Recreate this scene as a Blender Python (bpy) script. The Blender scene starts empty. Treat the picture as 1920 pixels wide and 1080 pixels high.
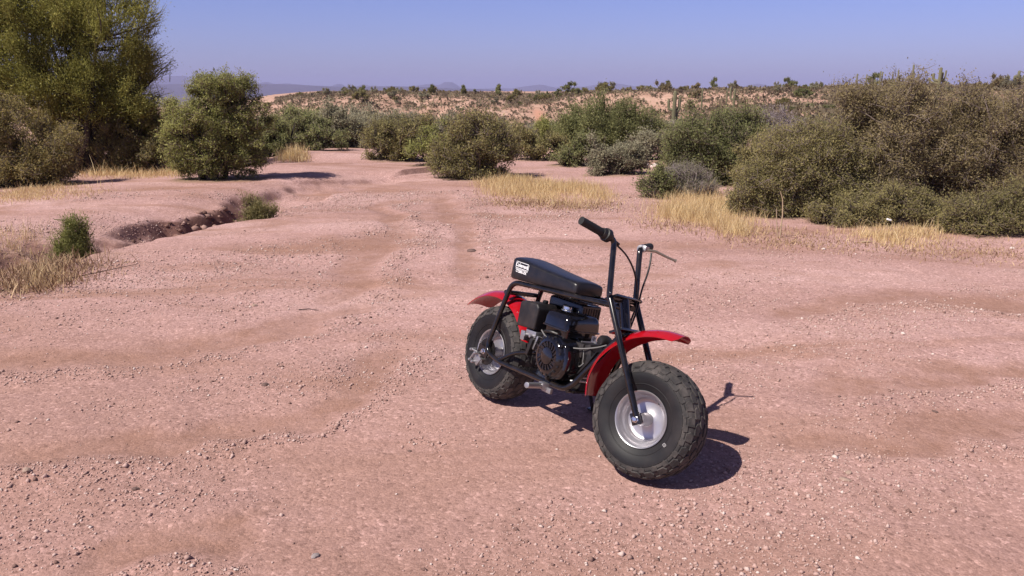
import bpy, bmesh, math, random
import numpy as np
from mathutils import Vector, Matrix

SC = bpy.context.scene
COL = SC.collection
RNG = np.random.default_rng(11)
R_ = math.radians

# ------------------------------------------------------------------ camera
CAM_H, PITCH, FPX = 1.53118, 0.24296, 1482.48
cd = bpy.data.cameras.new('camera'); cam = bpy.data.objects.new('camera', cd); COL.objects.link(cam)
cd.sensor_width = 36.0; cd.lens = 36.0 * FPX / 1920.0; cd.clip_start = 0.05; cd.clip_end = 30000
cam.location = (0, 0, CAM_H); cam.rotation_euler = (math.pi / 2 - PITCH, 0, 0)
SC.camera = cam
# ------------------------------------------------------------------ sun, sky, exposure
SUN_EL, SUN_AZ = R_(51.2), R_(37.0)          # light travels towards azimuth 37 deg (from +X to +Y)
SV = Vector((math.cos(SUN_AZ) * math.cos(SUN_EL), math.sin(SUN_AZ) * math.cos(SUN_EL), -math.sin(SUN_EL)))
sd = bpy.data.lights.new('sun', 'SUN'); sd.energy = 4.6; sd.angle = R_(0.53); sd.color = (1.0, 0.93, 0.84)
so = bpy.data.objects.new('sun', sd); COL.objects.link(so); so.rotation_euler = SV.to_track_quat('-Z', 'Y').to_euler()
so.location = (-10, -8, 20)
W = bpy.data.worlds.new('World'); SC.world = W; W.use_nodes = True
wt = W.node_tree; wt.nodes.clear()
sky = wt.nodes.new('ShaderNodeTexSky'); sky.sky_type = 'NISHITA'; sky.sun_disc = False
sky.sun_elevation = SUN_EL; sky.sun_rotation = math.atan2(-SV.x, -SV.y)
sky.air_density = 1.0; sky.dust_density = 0.6; sky.ozone_density = 2.2
mx = wt.nodes.new('ShaderNodeMix'); mx.data_type = 'RGBA'; mx.blend_type = 'MULTIPLY'; mx.inputs[0].default_value = 1.0
wc = wt.nodes.new('ShaderNodeTexCoord'); wx = wt.nodes.new('ShaderNodeSeparateXYZ'); wr_ = wt.nodes.new('ShaderNodeValToRGB')   # lavender tint near the horizon
wr_.color_ramp.elements[0].position = 0.10; wr_.color_ramp.elements[0].color = (0.98, 0.965, 1.70, 1)
wr_.color_ramp.elements[1].position = 0.45; wr_.color_ramp.elements[1].color = (0.92, 0.70, 0.84, 1)
wt.links.new(wc.outputs['Generated'], wx.inputs[0]); wt.links.new(wx.outputs[2], wr_.inputs[0]); wt.links.new(wr_.outputs[0], mx.inputs[7])
bg = wt.nodes.new('ShaderNodeBackground'); bg.inputs[1].default_value = 0.055
wo = wt.nodes.new('ShaderNodeOutputWorld')
wt.links.new(sky.outputs[0], mx.inputs[6]); wt.links.new(mx.outputs[2], bg.inputs[0]); wt.links.new(bg.outputs[0], wo.inputs[0])
SC.view_settings.view_transform = 'Standard'; SC.view_settings.look = 'None'
SC.view_settings.exposure = 0.46; SC.view_settings.gamma = 1.0
SC.cycles.max_bounces = 6; SC.cycles.diffuse_bounces = 3; SC.cycles.transparent_max_bounces = 8; SC.cycles.volume_bounces = 0

# ------------------------------------------------------------------ helpers
def tag(o, label=None, cat=None, group=None, kind=None):
    if label: o['label'] = label
    if cat: o['category'] = cat
    if group: o['group'] = group
    if kind: o['kind'] = kind
    return o

def empty(name, loc=(0, 0, 0), parent=None):
    o = bpy.data.objects.new(name, None); COL.objects.link(o); o.location = loc; o.empty_display_size = 0.1
    if parent: o.parent = parent
    return o

def link(name, me, parent=None, mats=()):
    o = bpy.data.objects.new(name, me); COL.objects.link(o)
    for m in mats: me.materials.append(m)
    if parent: o.parent = parent
    return o

class MB:
    """collects shapes for one mesh object"""
    def __init__(s): s.v = []; s.f = []; s.m = []
    def add(s, vs, fs, m=0):
        b = len(s.v); s.v += [tuple(p) for p in vs]
        for f in fs: s.f.append(tuple(b + i for i in f)); s.m.append(m)
    def box(s, c, size, rot=None, m=0, taper=(1, 1)):
        hx, hy, hz_ = size[0] / 2, size[1] / 2, size[2] / 2
        vs = []
        for z in (-1, 1):
            tx, ty = taper if z > 0 else (1, 1)
            for x, y in ((-1, -1), (1, -1), (1, 1), (-1, 1)):
                p = Vector((x * hx * tx, y * hy * ty, z * hz_))
                if rot is not None: p = rot @ p
                vs.append(p + Vector(c))
        s.add(vs, [(3, 2, 1, 0), (4, 5, 6, 7), (0, 1, 5, 4), (1, 2, 6, 5), (2, 3, 7, 6), (3, 0, 4, 7)], m)
    def tube(s, pts, r, n=10, m=0, fillet=0.0, cap=True):
        P = [Vector(p) for p in pts]
        if fillet > 0 and len(P) > 2:
            Q = [P[0]]
            for i in range(1, len(P) - 1):
                a, b, c = P[i - 1], P[i], P[i + 1]
                d1 = min(fillet, (a - b).length * .48); d2 = min(fillet, (c - b).length * .48)
                p0 = b + (a - b).normalized() * d1; p2 = b + (c - b).normalized() * d2
                for k in range(7):
                    t = k / 6; Q.append(p0 * (1 - t) ** 2 + b * 2 * t * (1 - t) + p2 * t * t)
            Q.append(P[-1]); P = Q
        rs = r if isinstance(r, (list, tuple)) else [r] * len(P)
        if len(rs) != len(P): rs = [rs[0] + (rs[-1] - rs[0]) * i / (len(P) - 1) for i in range(len(P))]
        t0 = (P[1] - P[0]).normalized()
        u = t0.orthogonal().normalized(); vs = []; fs = []
        for i, p in enumerate(P):
            if i == 0: t = t0
            elif i == len(P) - 1: t = (P[i] - P[i - 1]).normalized()
            else: t = ((P[i + 1] - P[i]).normalized() + (P[i] - P[i - 1]).normalized()).normalized()
            u = (u - t * u.dot(t)).normalized(); w = t.cross(u)
            for k in range(n):
                a = 2 * math.pi * k / n; vs.append(p + (u * math.cos(a) + w * math.sin(a)) * rs[i])
        for i in range(len(P) - 1):
            for k in range(n):
                k2 = (k + 1) % n; fs.append((i * n + k, i * n + k2, (i + 1) * n + k2, (i + 1) * n + k))
        if cap:
            fs.append(tuple(range(n - 1, -1, -1))); fs.append(tuple((len(P) - 1) * n + k for k in range(n)))
        s.add(vs, fs, m)
    def lathe(s, prof, n=48, m=0, tf=None, closed=False):
        """prof: (w, r) along the local y axis"""
        vs = []; fs = []; L = len(prof)
        for k in range(n):
            a = 2 * math.pi * k / n
            for w, r in prof:
                p = Vector((r * math.cos(a), w, r * math.sin(a)))
                vs.append(tf(p) if tf else p)
        for k in range(n):
            k2 = (k + 1) % n
            for i in range(L - 1 + (1 if closed else 0)):
                j = (i + 1) % L
                fs.append((k * L + i, k2 * L + i, k2 * L + j, k * L + j))
        s.add(vs, fs, m)
    def prism(s, poly, y0, y1, m=0, tf=None, inset=1.0):
        """poly of (x, z), extruded along y; the y0 end can be scaled about its centre"""
        n = len(poly); cx = sum(p[0] for p in poly) / n; cz = sum(p[1] for p in poly) / n
        vs = [Vector((cx + (x - cx) * inset, y0, cz + (z - cz) * inset)) for x, z in poly] + [Vector((x, y1, z)) for x, z in poly]
        if tf: vs = [tf(p) for p in vs]
        fs = [tuple(range(n)), tuple(range(2 * n - 1, n - 1, -1))]
        for i in range(n):
            j = (i + 1) % n; fs.append((i, n + i, n + j, j))
        s.add(vs, fs, m)
    def build(s, name, mats, parent=None, smooth=True, bevel=0.0, seg=2, angle=35):
        me = bpy.data.meshes.new(name); me.from_pydata(s.v, [], s.f)
        if not isinstance(mats, (list, tuple)): mats = [mats]
        me.polygons.foreach_set('material_index', s.m)
        bm = bmesh.new(); bm.from_mesh(me)
        bmesh.ops.remove_doubles(bm, verts=bm.verts, dist=1e-5)
        bmesh.ops.recalc_face_normals(bm, faces=bm.faces)
        if bevel > 0:
            ed = [e for e in bm.edges if len(e.link_faces) == 2 and e.calc_face_angle(0) > R_(30)]
            bmesh.ops.bevel(bm, geom=ed, offset=bevel, segments=seg, profile=0.6, affect='EDGES', clamp_overlap=True)
        bm.to_mesh(me); bm.free()
        if smooth:
            me.polygons.foreach_set('use_smooth', [True] * len(me.polygons)); me.set_sharp_from_angle(angle=R_(angle))
        me.update()
        return link(name, me, parent, mats)

def smooth01(e0, e1, x):
    t = np.clip((x - e0) / (e1 - e0 + 1e-12), 0, 1); return t * t * (3 - 2 * t)

def _h(ix, iy, iz, seed):
    n = (ix.astype(np.int64) * 374761393 + iy.astype(np.int64) * 668265263 + iz.astype(np.int64) * 2147483647 + seed * 1274126177) & 0xffffffff
    n = ((n ^ (n >> 13)) * 1274126177) & 0xffffffff
    n = ((n ^ (n >> 16)) * 2246822519) & 0xffffffff
    return ((n ^ (n >> 15)) & 0xffffff) / float(0xffffff)

def noise3(x, y, z, seed=0):
    x, y, z = np.broadcast_arrays(np.asarray(x, float), np.asarray(y, float), np.asarray(z, float))
    ix, iy, iz = np.floor(x), np.floor(y), np.floor(z); fx, fy, fz = x - ix, y - iy, z - iz
    fx, fy, fz = fx * fx * (3 - 2 * fx), fy * fy * (3 - 2 * fy), fz * fz * (3 - 2 * fz); r = 0
    for dx in (0, 1):
        for dy in (0, 1):
            for dz in (0, 1):
                r = r + _h(ix + dx, iy + dy, iz + dz, seed) * (fx if dx else 1 - fx) * (fy if dy else 1 - fy) * (fz if dz else 1 - fz)
    return r * 2 - 1

def fbm(x, y, seed=0, oct=4, gain=.5):
    r = 0; a = 1
    for k in range(oct):
        r = r + a * noise3(x * 2 ** k, y * 2 ** k, 0.37 * k, seed + k); a *= gain
    return r

# ------------------------------------------------------------------ materials
def mat(name):
    m = bpy.data.materials.new(name); m.use_nodes = True
    return m, m.node_tree, m.node_tree.nodes['Principled BSDF']
def N(nt, t, **kw):
    n = nt.nodes.new('ShaderNode' + t)
    for k, v in kw.items(): setattr(n, k, v)
    return n
def ramp(nt, stops, fac=None):
    r = N(nt, 'ValToRGB'); el = r.color_ramp.elements
    while len(el) < len(stops): el.new(0.5)
    for e, (p, c) in zip(el, stops): e.position = p; e.color = (*c, 1) if len(c) == 3 else c
    if fac is not None: nt.links.new(fac, r.inputs[0])
    return r
def mixc(nt, fac, a, b, blend='MIX'):
    n = N(nt, 'Mix', data_type='RGBA', blend_type=blend)
    for i, v in ((0, fac), (6, a), (7, b)):
        if isinstance(v, (int, float)): n.inputs[i].default_value = v
        elif isinstance(v, tuple): n.inputs[i].default_value = (*v, 1) if len(v) == 3 else v
        else: nt.links.new(v, n.inputs[i])
    return n.outputs[2]
def noise(nt, vec, scale, detail=3, rough=.55, dist=0.0):
    n = N(nt, 'TexNoise'); n.inputs['Scale'].default_value = scale; n.inputs['Detail'].default_value = detail
    n.inputs['Roughness'].default_value = rough; n.inputs['Distortion'].default_value = dist
    if vec is not None: nt.links.new(vec, n.inputs['Vector'])
    return n.outputs['Fac']
def mrange(nt, v, a, b, c=0.0, d=1.0):
    n = N(nt, 'MapRange'); nt.links.new(v, n.inputs[0])
    for i, x in zip((1, 2, 3, 4), (a, b, c, d)): n.inputs[i].default_value = x
    return n.outputs[0]
def math_(nt, op, a, b=None):
    n = N(nt, 'Math', operation=op)
    for i, v in ((0, a), (1, b)):
        if v is None: continue
        if isinstance(v, (int, float)): n.inputs[i].default_value = v
        else: nt.links.new(v, n.inputs[i])
    return n.outputs[0]
def objco(nt): return N(nt, 'TexCoord').outputs['Object']

def simple(name, col, rough=.5, metal=0.0, coat=0.0, var=0.0, vscale=30, bump=0.0, bscale=200, dust=None, dustamt=.5, dustscale=18):
    m, nt, b = mat(name); co = objco(nt); c = col
    b.inputs['Roughness'].default_value = rough; b.inputs['Metallic'].default_value = metal
    b.inputs['Coat Weight'].default_value = coat; b.inputs['Coat Roughness'].default_value = 0.08
    src = None
    f = noise(nt, co, vscale, 4)
    src = mixc(nt, f, tuple(x * (1 - var) for x in col), tuple(min(1, x * (1 + var)) for x in col))
    if dust:
        d = mrange(nt, noise(nt, co, dustscale, 5, .65), .42, .72, 0, dustamt)
        src = mixc(nt, d, src, dust)
        nt.links.new(mrange(nt, d, 0, 1, rough, .85), b.inputs['Roughness'])
    nt.links.new(src, b.inputs['Base Color'])
    if bump:
        bp = N(nt, 'Bump'); bp.inputs['Strength'].default_value = bump; bp.inputs['Distance'].default_value = .002
        nt.links.new(noise(nt, co, bscale, 3), bp.inputs['Height']); nt.links.new(bp.outputs[0], b.inputs['Normal'])
    return m

DUST = (.30, .21, .165)
M = {}
M['black_tube'] = simple('black_gloss_tube', (.004, .004, .005), .20, coat=.3, dust=DUST, dustamt=.05)
M['black_gloss'] = simple('black_gloss_paint', (.003, .003, .0045), .10, coat=.6, dust=DUST, dustamt=.03)
M['black_plastic'] = simple('black_plastic', (.007, .007, .008), .45, bump=.15, bscale=900, dust=DUST, dustamt=.06)
M['dark_metal'] = simple('dark_metal', (.03, .03, .033), .4, .8, var=.3, dust=DUST, dustamt=.2)
M['engine_grey'] = simple('engine_grey', (.014, .013, .015), .5, .2, var=.3, bump=.2, bscale=600, dust=DUST, dustamt=.10)
M['vinyl'] = simple('black_vinyl', (.008, .008, .011), .34, bump=.12, bscale=1400, dust=DUST, dustamt=.04)
M['grip_rubber'] = simple('grip_rubber', (.012, .012, .012), .7)
M['red_paint'] = simple('red_gloss_paint', (.38, .003, .010), .16, coat=.6, dust=DUST, dustamt=.04)
M['silver'] = simple('silver_rim_paint', (.46, .45, .48), .33, .75, var=.10, dust=DUST, dustamt=.28, dustscale=10)
M['chrome'] = simple('bright_metal', (.7, .7, .72), .18, .95, var=.1)
M['alu'] = simple('cast_aluminium', (.40, .39, .40), .42, .8, var=.12)
M['white_print'] = simple('white_print', (.85, .85, .86), .5)
M['sticker'] = simple('white_sticker', (.7, .69, .68), .5)
M['mark'] = simple('grey_print', (.34, .33, .33), .6)
M['wire'] = simple('grey_cable', (.16, .155, .15), .45)
M['handle_metal'] = simple('lever_metal', (.35, .29, .22), .3, .7)
M['rubber'] = simple('tyre_sidewall_rubber', (.011, .0105, .0125), .55, var=.15, vscale=8, bump=.15, bscale=260, dust=(.14, .11, .10), dustamt=.12, dustscale=7)
M['rubber'].node_tree.nodes['Principled BSDF'].inputs['Specular IOR Level'].default_value = .28
M['tread'] = simple('dusty_tread_rubber', (.030, .027, .027), .85, var=.25, vscale=40, bump=.3, bscale=300, dust=(.13, .11, .10), dustamt=.65, dustscale=16)

def ground_material():
    m, nt, b = mat('desert_dirt'); co = objco(nt)
    at = lambda n: N(nt, 'Attribute', attribute_name=n).outputs['Fac']
    mp = N(nt, 'Mapping'); mp.inputs['Rotation'].default_value = (0, 0, R_(-52)); mp.inputs['Scale'].default_value = (.55, 1.5, 1)
    nt.links.new(co, mp.inputs[0]); cs = mp.outputs[0]
    big = noise(nt, cs, .55, 4, .55)
    base = ramp(nt, [(.30, (.360, .215, .190)), (.50, (.437, .270, .246)), (.72, (.492, .318, .294))], big).outputs[0]
    # bare, finer brown dirt in wandering bands (its own colour)
    band = mrange(nt, noise(nt, cs, .8, 6, .62, .6), .49, .66)
    base = mixc(nt, math_(nt, 'MULTIPLY', band, .78), base, (.285, .155, .108))
    bz = math_(nt, 'MULTIPLY', at('loose'), mrange(nt, noise(nt, cs, 1.1, 5, .6), .30, .62, .35, 1.0))
    base = mixc(nt, bz, base, (.345, .205, .170))
    rutf = math_(nt, 'MULTIPLY', at('rut'), mrange(nt, noise(nt, co, 6, 5, .65), .30, .62, .25, 1.0))
    base = mixc(nt, math_(nt, 'MULTIPLY', rutf, .88), base, (.290, .162, .122))
    mid = noise(nt, co, 4.5, 6, .68)
    base = mixc(nt, mrange(nt, mid, .42, .70, .0, .30), base, (.38, .225, .178))
    # grains
    v1 = N(nt, 'TexVoronoi'); v1.inputs['Scale'].default_value = 75; v1.inputs['Randomness'].default_value = 1; nt.links.new(co, v1.inputs['Vector'])
    v2 = N(nt, 'TexVoronoi'); v2.inputs['Scale'].default_value = 190; nt.links.new(co, v2.inputs['Vector'])
    sep1 = N(nt, 'SeparateColor'); nt.links.new(v1.outputs['Color'], sep1.inputs[0])
    sep2 = N(nt, 'SeparateColor'); nt.links.new(v2.outputs['Color'], sep2.inputs[0])
    g1 = ramp(nt, [(0, (.62, .60, .59)), (.10, (.93, .92, .92)), (.78, (1.04, 1.04, 1.04)), (.94, (1.22, 1.24, 1.26)), (1, (1.5, 1.55, 1.6))], sep1.outputs[0]).outputs[0]
    g2 = ramp(nt, [(0, (.82, .81, .80)), (.5, (1.0, 1.0, 1.0)), (1, (1.16, 1.16, 1.17))], sep2.outputs[1]).outputs[0]
    grainamt = mrange(nt, math_(nt, 'MAXIMUM', band, at('rut')), 0, 1, .95, .35)
    base = mixc(nt, grainamt, base, g1, 'MULTIPLY'); base = mixc(nt, .9, base, g2, 'MULTIPLY')
    v3 = N(nt, 'TexVoronoi'); v3.inputs['Scale'].default_value = 26; nt.links.new(co, v3.inputs['Vector'])
    sep3 = N(nt, 'SeparateColor'); nt.links.new(v3.outputs['Color'], sep3.inputs[0])
    g3 = ramp(nt, [(0, (.62, .60, .59)), (.12, (.92, .91, .90)), (.85, (1.03, 1.03, 1.03)), (1, (1.28, 1.3, 1.32))], sep3.outputs[0]).outputs[0]
    base = mixc(nt, .35, base, g3, 'MULTIPLY')
    # plant litter, hill soil, orange scar
    lit = math_(nt, 'MULTIPLY', at('litter'), mrange(nt, noise(nt, co, 7, 6, .7), .34, .58))
    base = mixc(nt, lit, base, mixc(nt, noise(nt, co, 60, 3), (.11, .07, .045), (.33, .235, .14)))
    hilln = noise(nt, co, .35, 8, .7)
    hillc = ramp(nt, [(.28, (.25, .15, .11)), (.44, (.40, .245, .18)), (.60, (.48, .315, .24)), (.75, (.56, .41, .33))], hilln).outputs[0]
    base = mixc(nt, at('hill'), base, hillc)
    base = mixc(nt, math_(nt, 'MULTIPLY', at('scar'), .9), base, (.50, .255, .175))
    base = mixc(nt, at('plain'), base, (.13, .105, .085))
    base = mixc(nt, at('cut'), base, (.15, .075, .06))  # steep gully banks: reddish soil with bank shade painted in as darker colour
    nt.links.new(base, b.inputs['Base Color']); b.inputs['Roughness'].default_value = .95; b.inputs['Specular IOR Level'].default_value = .15
    h = math_(nt, 'ADD', math_(nt, 'MULTIPLY', v1.outputs['Distance'], -.16), math_(nt, 'MULTIPLY', v2.outputs['Distance'], -.10))
    h = math_(nt, 'ADD', h, math_(nt, 'MULTIPLY', noise(nt, co, 9, 7, .62), .80))
    h = math_(nt, 'ADD', h, math_(nt, 'MULTIPLY', sep1.outputs[2], .12)); h = math_(nt, 'ADD', h, math_(nt, 'MULTIPLY', v3.outputs['Distance'], -.25))
    bp = N(nt, 'Bump'); bp.inputs['Strength'].default_value = .85; bp.inputs['Distance'].default_value = .011
    nt.links.new(h, bp.inputs['Height']); nt.links.new(bp.outputs[0], b.inputs['Normal'])
    return m

def tint_material(name, stops, rough=.7, trans=.48, spec=.25):
    m, nt, b = mat(name)
    a = N(nt, 'Attribute', attribute_name='tint').outputs['Fac']
    c = ramp(nt, stops, a).outputs[0]
    nt.links.new(c, b.inputs['Base Color']); b.inputs['Roughness'].default_value = rough; b.inputs['Specular IOR Level'].default_value = spec
    if trans > 0:
        t = N(nt, 'BsdfTranslucent'); nt.links.new(c, t.inputs[0])
        ms = N(nt, 'MixShader'); ms.inputs[0].default_value = trans
        out = nt.nodes['Material Output']
        nt.links.new(b.outputs[0], ms.inputs[1]); nt.links.new(t.outputs[0], ms.inputs[2]); nt.links.new(ms.outputs[0], out.inputs[0])
    return m
def leafmat(name, c0, c1, c2, **k): return tint_material(name, [(0, c0), (.55, c1), (1, c2)], **k)

# ------------------------------------------------------------------ terrain
YAW, LEAN, STEER, WB, TR = -0.95165, -0.24286, 0.27399, 1.04941, .2413
BO = Vector((-0.09772, 3.82492, 0.0))
FW = (BO.x + WB * math.cos(YAW), BO.y + WB * math.sin(YAW))

def seg_dist(x, y, pts):
    d = np.full(np.shape(x), 1e9); tt = np.zeros(np.shape(x)); n = len(pts) - 1; side = np.zeros(np.shape(x))
    for i in range(n):
        ax, ay = pts[i]; bx, by = pts[i + 1]; ux, uy = bx - ax, by - ay; L2 = ux * ux + uy * uy
        t = np.clip(((x - ax) * ux + (y - ay) * uy) / L2, 0, 1); px, py = ax + t * ux, ay + t * uy
        dd = np.hypot(x - px, y - py); q = dd < d; d = np.where(q, dd, d); tt = np.where(q, (i + t) / n, tt)
        side = np.where(q, ux * (y - ay) - uy * (x - ax), side)
    return d, tt, np.sign(side)

GULLY = [(-6.6, 5.6), (-5.1, 6.7), (-4.45, 7.7), (-4.05, 8.9), (-3.72, 9.9), (-3.35, 11.2), (-3.0, 12.6), (-2.4, 14.0)]
CREST = np.array([[-3000, -9], [380, -6], [455, -3.6], [490, -1.6], [515, -.35], [560, .28], [640, .95], [700, 1.12], [800, 1.0], [880, .90], [950, .15], [1015, .0], [1050, .55], [1100, 1.25], [1180, 1.35], [1300, 1.6], [1500, 1.85], [1900, 2.3], [6000, 2.2]])

RUTS = [(((-2.55, 3.02), (-1.50, 3.32), (-.95, 3.95), (-.55, 4.75)), .17, .030), (((-3.4, 4.25), (-2.35, 4.55), (-1.45, 5.15), (-.9, 6.0)), .22, .022), (((-1.4, 2.35), (-1.1, 2.55), (-.72, 2.68)), .14, .022),
        (((1.15, 3.25), (1.75, 3.42), (2.6, 3.62)), .16, .018), (((1.75, 5.4), (3.0, 5.9), (4.2, 5.6)), .25, .018), (((-1.35, 5.6), (-1.45, 8.6), (-1.75, 12.0)), .25, .030), (((-.35, 6.2), (-.55, 9.0), (-1.0, 12.5)), .22, .022), (((1.4, 3.9), (2.3, 4.15), (3.6, 4.3)), .18, .014)]
def rut_field(x, y):
    w = np.zeros(np.shape(x)); z = np.zeros(np.shape(x)); berm = np.zeros(np.shape(x))
    jx, jy = x + .20 * fbm(x * 1.1, y * 1.1, 71, 4, .6), y + .20 * fbm(x * 1.1, y * 1.1, 75, 4, .6)
    for pts, wd, dp in RUTS:
        d, t, s = seg_dist(jx, jy, pts); e = smooth01(0, .12, t) * (1 - smooth01(.88, 1, t)); k = (1 - smooth01(wd * .3, wd, d)) * e
        b = np.exp(-((d - wd * 1.35) / (wd * .45)) ** 2) * e * (s < 0)
        w = np.maximum(w, k); z = z - .6 * dp * k + .45 * dp * b; berm = np.maximum(berm, b)
    return w, z, berm

def terrain(x, y):
    x = np.asarray(x, float); y = np.asarray(y, float)
    z = np.full(x.shape, -.008)
    db, _, _ = seg_dist(x, y, [(BO.x, BO.y), FW])
    k = smooth01(.25, 1.3, db)
    near = 1 - smooth01(60, 120, y)
    z += k * near * (.024 * fbm(x * .42, y * .42, 3, 3) + .012 * fbm(x * 1.5, y * 1.5, 9, 3))
    z += (.35 + .65 * k) * near * .0045 * fbm(x * 5.5, y * 5.5, 19, 3)
    # wheel-worn bands running from the lower left up the track
    u = (x * math.sin(R_(38)) - (y - 3) * math.cos(R_(38)))
    z += k * near * .010 * np.sin(u * 3.1 + 1.2 * fbm(x * .5, y * .5, 31, 2)) * (1 - smooth01(7, 11, y))
    w_, zr, _ = rut_field(x, y); z = z + zr * k
    # gully on the left
    d, t, s = seg_dist(x, y, GULLY)
    dw = d + (.20 * fbm(x * 1.4, y * 1.4, 5, 3) + .07 * fbm(x * 6, y * 6, 6, 3)) * smooth01(.0, .3, d)
    dep = (.21 + .12 * np.exp(-((t - .60) / .10) ** 2)) * (1 - .75 * smooth01(.60, 1.0, t)) * (1 - .2 * smooth01(.25, 0, t))
    wide_r, wide_l = .50, .55
    prof = np.where(s < 0, np.maximum((1 - smooth01(.33, .42, dw)) * .62, 1 - smooth01(.12, wide_r, dw)), np.maximum((1 - smooth01(.30, .37, dw)) * .80, 1 - smooth01(.20, .62, dw)))
    z -= dep * prof * (y < 17)
    z += np.where(s > 0, .10 * smooth01(.4, 1.1, d) * (1 - smooth01(2.5, 6, d)), 0) * (y < 17)
    # shallow hollow behind the bike and small ledge in the track
    z -= .07 * np.exp(-(((x + .1) / .9) ** 2 + ((y - 8.75) / .42) ** 2)) ** .8
    z += .05 * smooth01(.0, .10, (y - 8.45) * -1 + .06 * fbm(x * 3, y * 3, 77, 2) + .02) * np.exp(-((x - .25) / .55) ** 2) * np.exp(-((y - 8.3) / .5) ** 2)
    d2, t2, s2 = seg_dist(x, y, [(-4.0, 12.8), (-2.9, 14.0), (-1.6, 15.0), (-.9, 15.6)])
    z += .05 * np.where(s2 > 0, 1 - smooth01(0, 1.2, d2), (1 - smooth01(0, .12, d2)) * 1.0) * smooth01(0, .15, t2) * (1 - smooth01(.85, 1, t2))
    # mound at the end of the track
    z += .14 * np.exp(-(((x + 4.3) / 1.5) ** 2 + ((y - 19.0) / 1.1) ** 2))
    # wash, then the bluff and the plain
    px = np.clip(x / np.maximum(y, 30.0), -2.2, 2.2) * FPX + 960
    right = smooth01(1150, 1450, px)
    low = -2.7 * (1 - right) - .9 * right
    z += np.where(y > 18.5, low * smooth01(18.5, 62, y), 0)
    cz = np.interp(px, CREST[:, 0], CREST[:, 1]); cn = fbm(x * .05, y * .05, 41, 4)
    yc0 = 82 - 22 * right + 5 * cn; yc1 = 114 + 6 * cn
    rise = smooth01(yc0, yc1, y)
    gul = np.abs(fbm(x * .09, y * .02, 51, 3)) * 1.4
    z += np.where(y > 50, (cz - low) * rise - gul * rise * (1 - rise) * 2.2 + .22 * fbm(x * .22, y * .22, 61, 4) * smooth01(60, 90, y) * (1 - smooth01(300, 900, y)), 0)
    # low spur with a bare orange scar
    sp = np.exp(-((px - 1015) / 60.0) ** 2) * np.exp(-((y - 96) / 9.0) ** 2)
    z += .4 * sp
    plat = np.clip((y - 116) / 130, 0, 1); z += np.where(px > 480, (1.62 - np.minimum(cz, 1.62)) * plat * smooth01(480, 620, px), 0)
    z += -(9.0) * smooth01(360, 900, y) - 8 * smooth01(900, 5000, y)
    return z

def hz(x, y): return float(terrain(np.array([x]), np.array([y]))[0])

def graded(a, b, step, lo, hi, g):
    mid = list(np.arange(a, b + 1e-6, step)); up = []; d = step; v = mid[-1]
    while v < hi: d *= g; v += d; up.append(v)
    dn = []; d = step; v = mid[0]
    while v > lo: d *= g; v -= d; dn.append(v)
    return np.array(dn[::-1] + mid + up)

LITTER = []      # (x, y, radius) of the plants, filled as they are placed
def make_ground():
    xs = graded(-5.5, 5.5, .045, -9000, 9000, 1.03); ys = graded(1.6, 13.5, .045, -400, 12000, 1.023)
    X, Y = np.meshgrid(xs, ys); Z = terrain(X, Y); ny, nx = X.shape
    V = np.stack([X, Y, Z], -1).reshape(-1, 3)
    i = np.arange((ny - 1) * (nx - 1)); r = i // (nx - 1); c = i % (nx - 1); a = r * nx + c
    F = np.stack([a, a + 1, a + nx + 1, a + nx], 1)
    me = np_mesh('ground', V, F)
    px = np.clip(X / np.maximum(Y, 30.0), -2.2, 2.2) * FPX + 960
    hill = smooth01(45, 75, Y) * (1 - smooth01(500, 900, Y))
    lit = np.zeros_like(X)
    for lx, ly, lr in LITTER:
        lit = np.maximum(lit, 1 - smooth01(lr * .6, lr * 1.15, np.hypot(X - lx, Y - ly)))
    d, t, s = seg_dist(X, Y, GULLY)
    lit = np.maximum(lit, .8 * (1 - smooth01(.3, 1.0, d)) * (1 - smooth01(.22, .36, t)) * (Y < 12))
    scar = np.exp(-((px - 1012 + (Y - 92) * .6) / 9.0) ** 2) * smooth01(78, 84, Y) * (1 - smooth01(100, 106, Y))
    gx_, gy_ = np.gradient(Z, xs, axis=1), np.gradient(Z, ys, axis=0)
    cut = smooth01(.50, 1.05, np.hypot(gx_, gy_)) * (Y < 20) * (Y > 5) * np.where(s > 0, .60 + .35 * np.exp(-((t - .60) / .16) ** 2), .45)  # slope mask for the painted bank shade, strongest on the far side
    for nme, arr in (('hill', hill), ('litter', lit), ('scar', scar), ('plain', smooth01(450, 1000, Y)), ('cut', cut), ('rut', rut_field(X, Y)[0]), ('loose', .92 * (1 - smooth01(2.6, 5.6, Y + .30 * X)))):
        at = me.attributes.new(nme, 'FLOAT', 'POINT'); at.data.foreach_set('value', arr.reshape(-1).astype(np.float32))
    me.polygons.foreach_set('use_smooth', np.ones(len(me.polygons), bool))
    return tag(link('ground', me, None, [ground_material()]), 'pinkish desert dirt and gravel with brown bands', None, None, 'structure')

def np_mesh(name, V, F, tint=None):
    """V (n,3), F (m,k) all of one size"""
    me = bpy.data.meshes.new(name); n, k = F.shape
    me.vertices.add(len(V)); me.vertices.foreach_set('co', np.ascontiguousarray(V, np.float32).reshape(-1))
    me.loops.add(n * k); me.loops.foreach_set('vertex_index', np.ascontiguousarray(F, np.int32).reshape(-1))
    me.polygons.add(n); me.polygons.foreach_set('loop_start', np.arange(0, n * k, k, dtype=np.int32))
    if tint is not None:
        a = me.attributes.new('tint', 'FLOAT', 'POINT'); a.data.foreach_set('value', np.ascontiguousarray(tint, np.float32))
    me.update(calc_edges=True)
    return me

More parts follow.
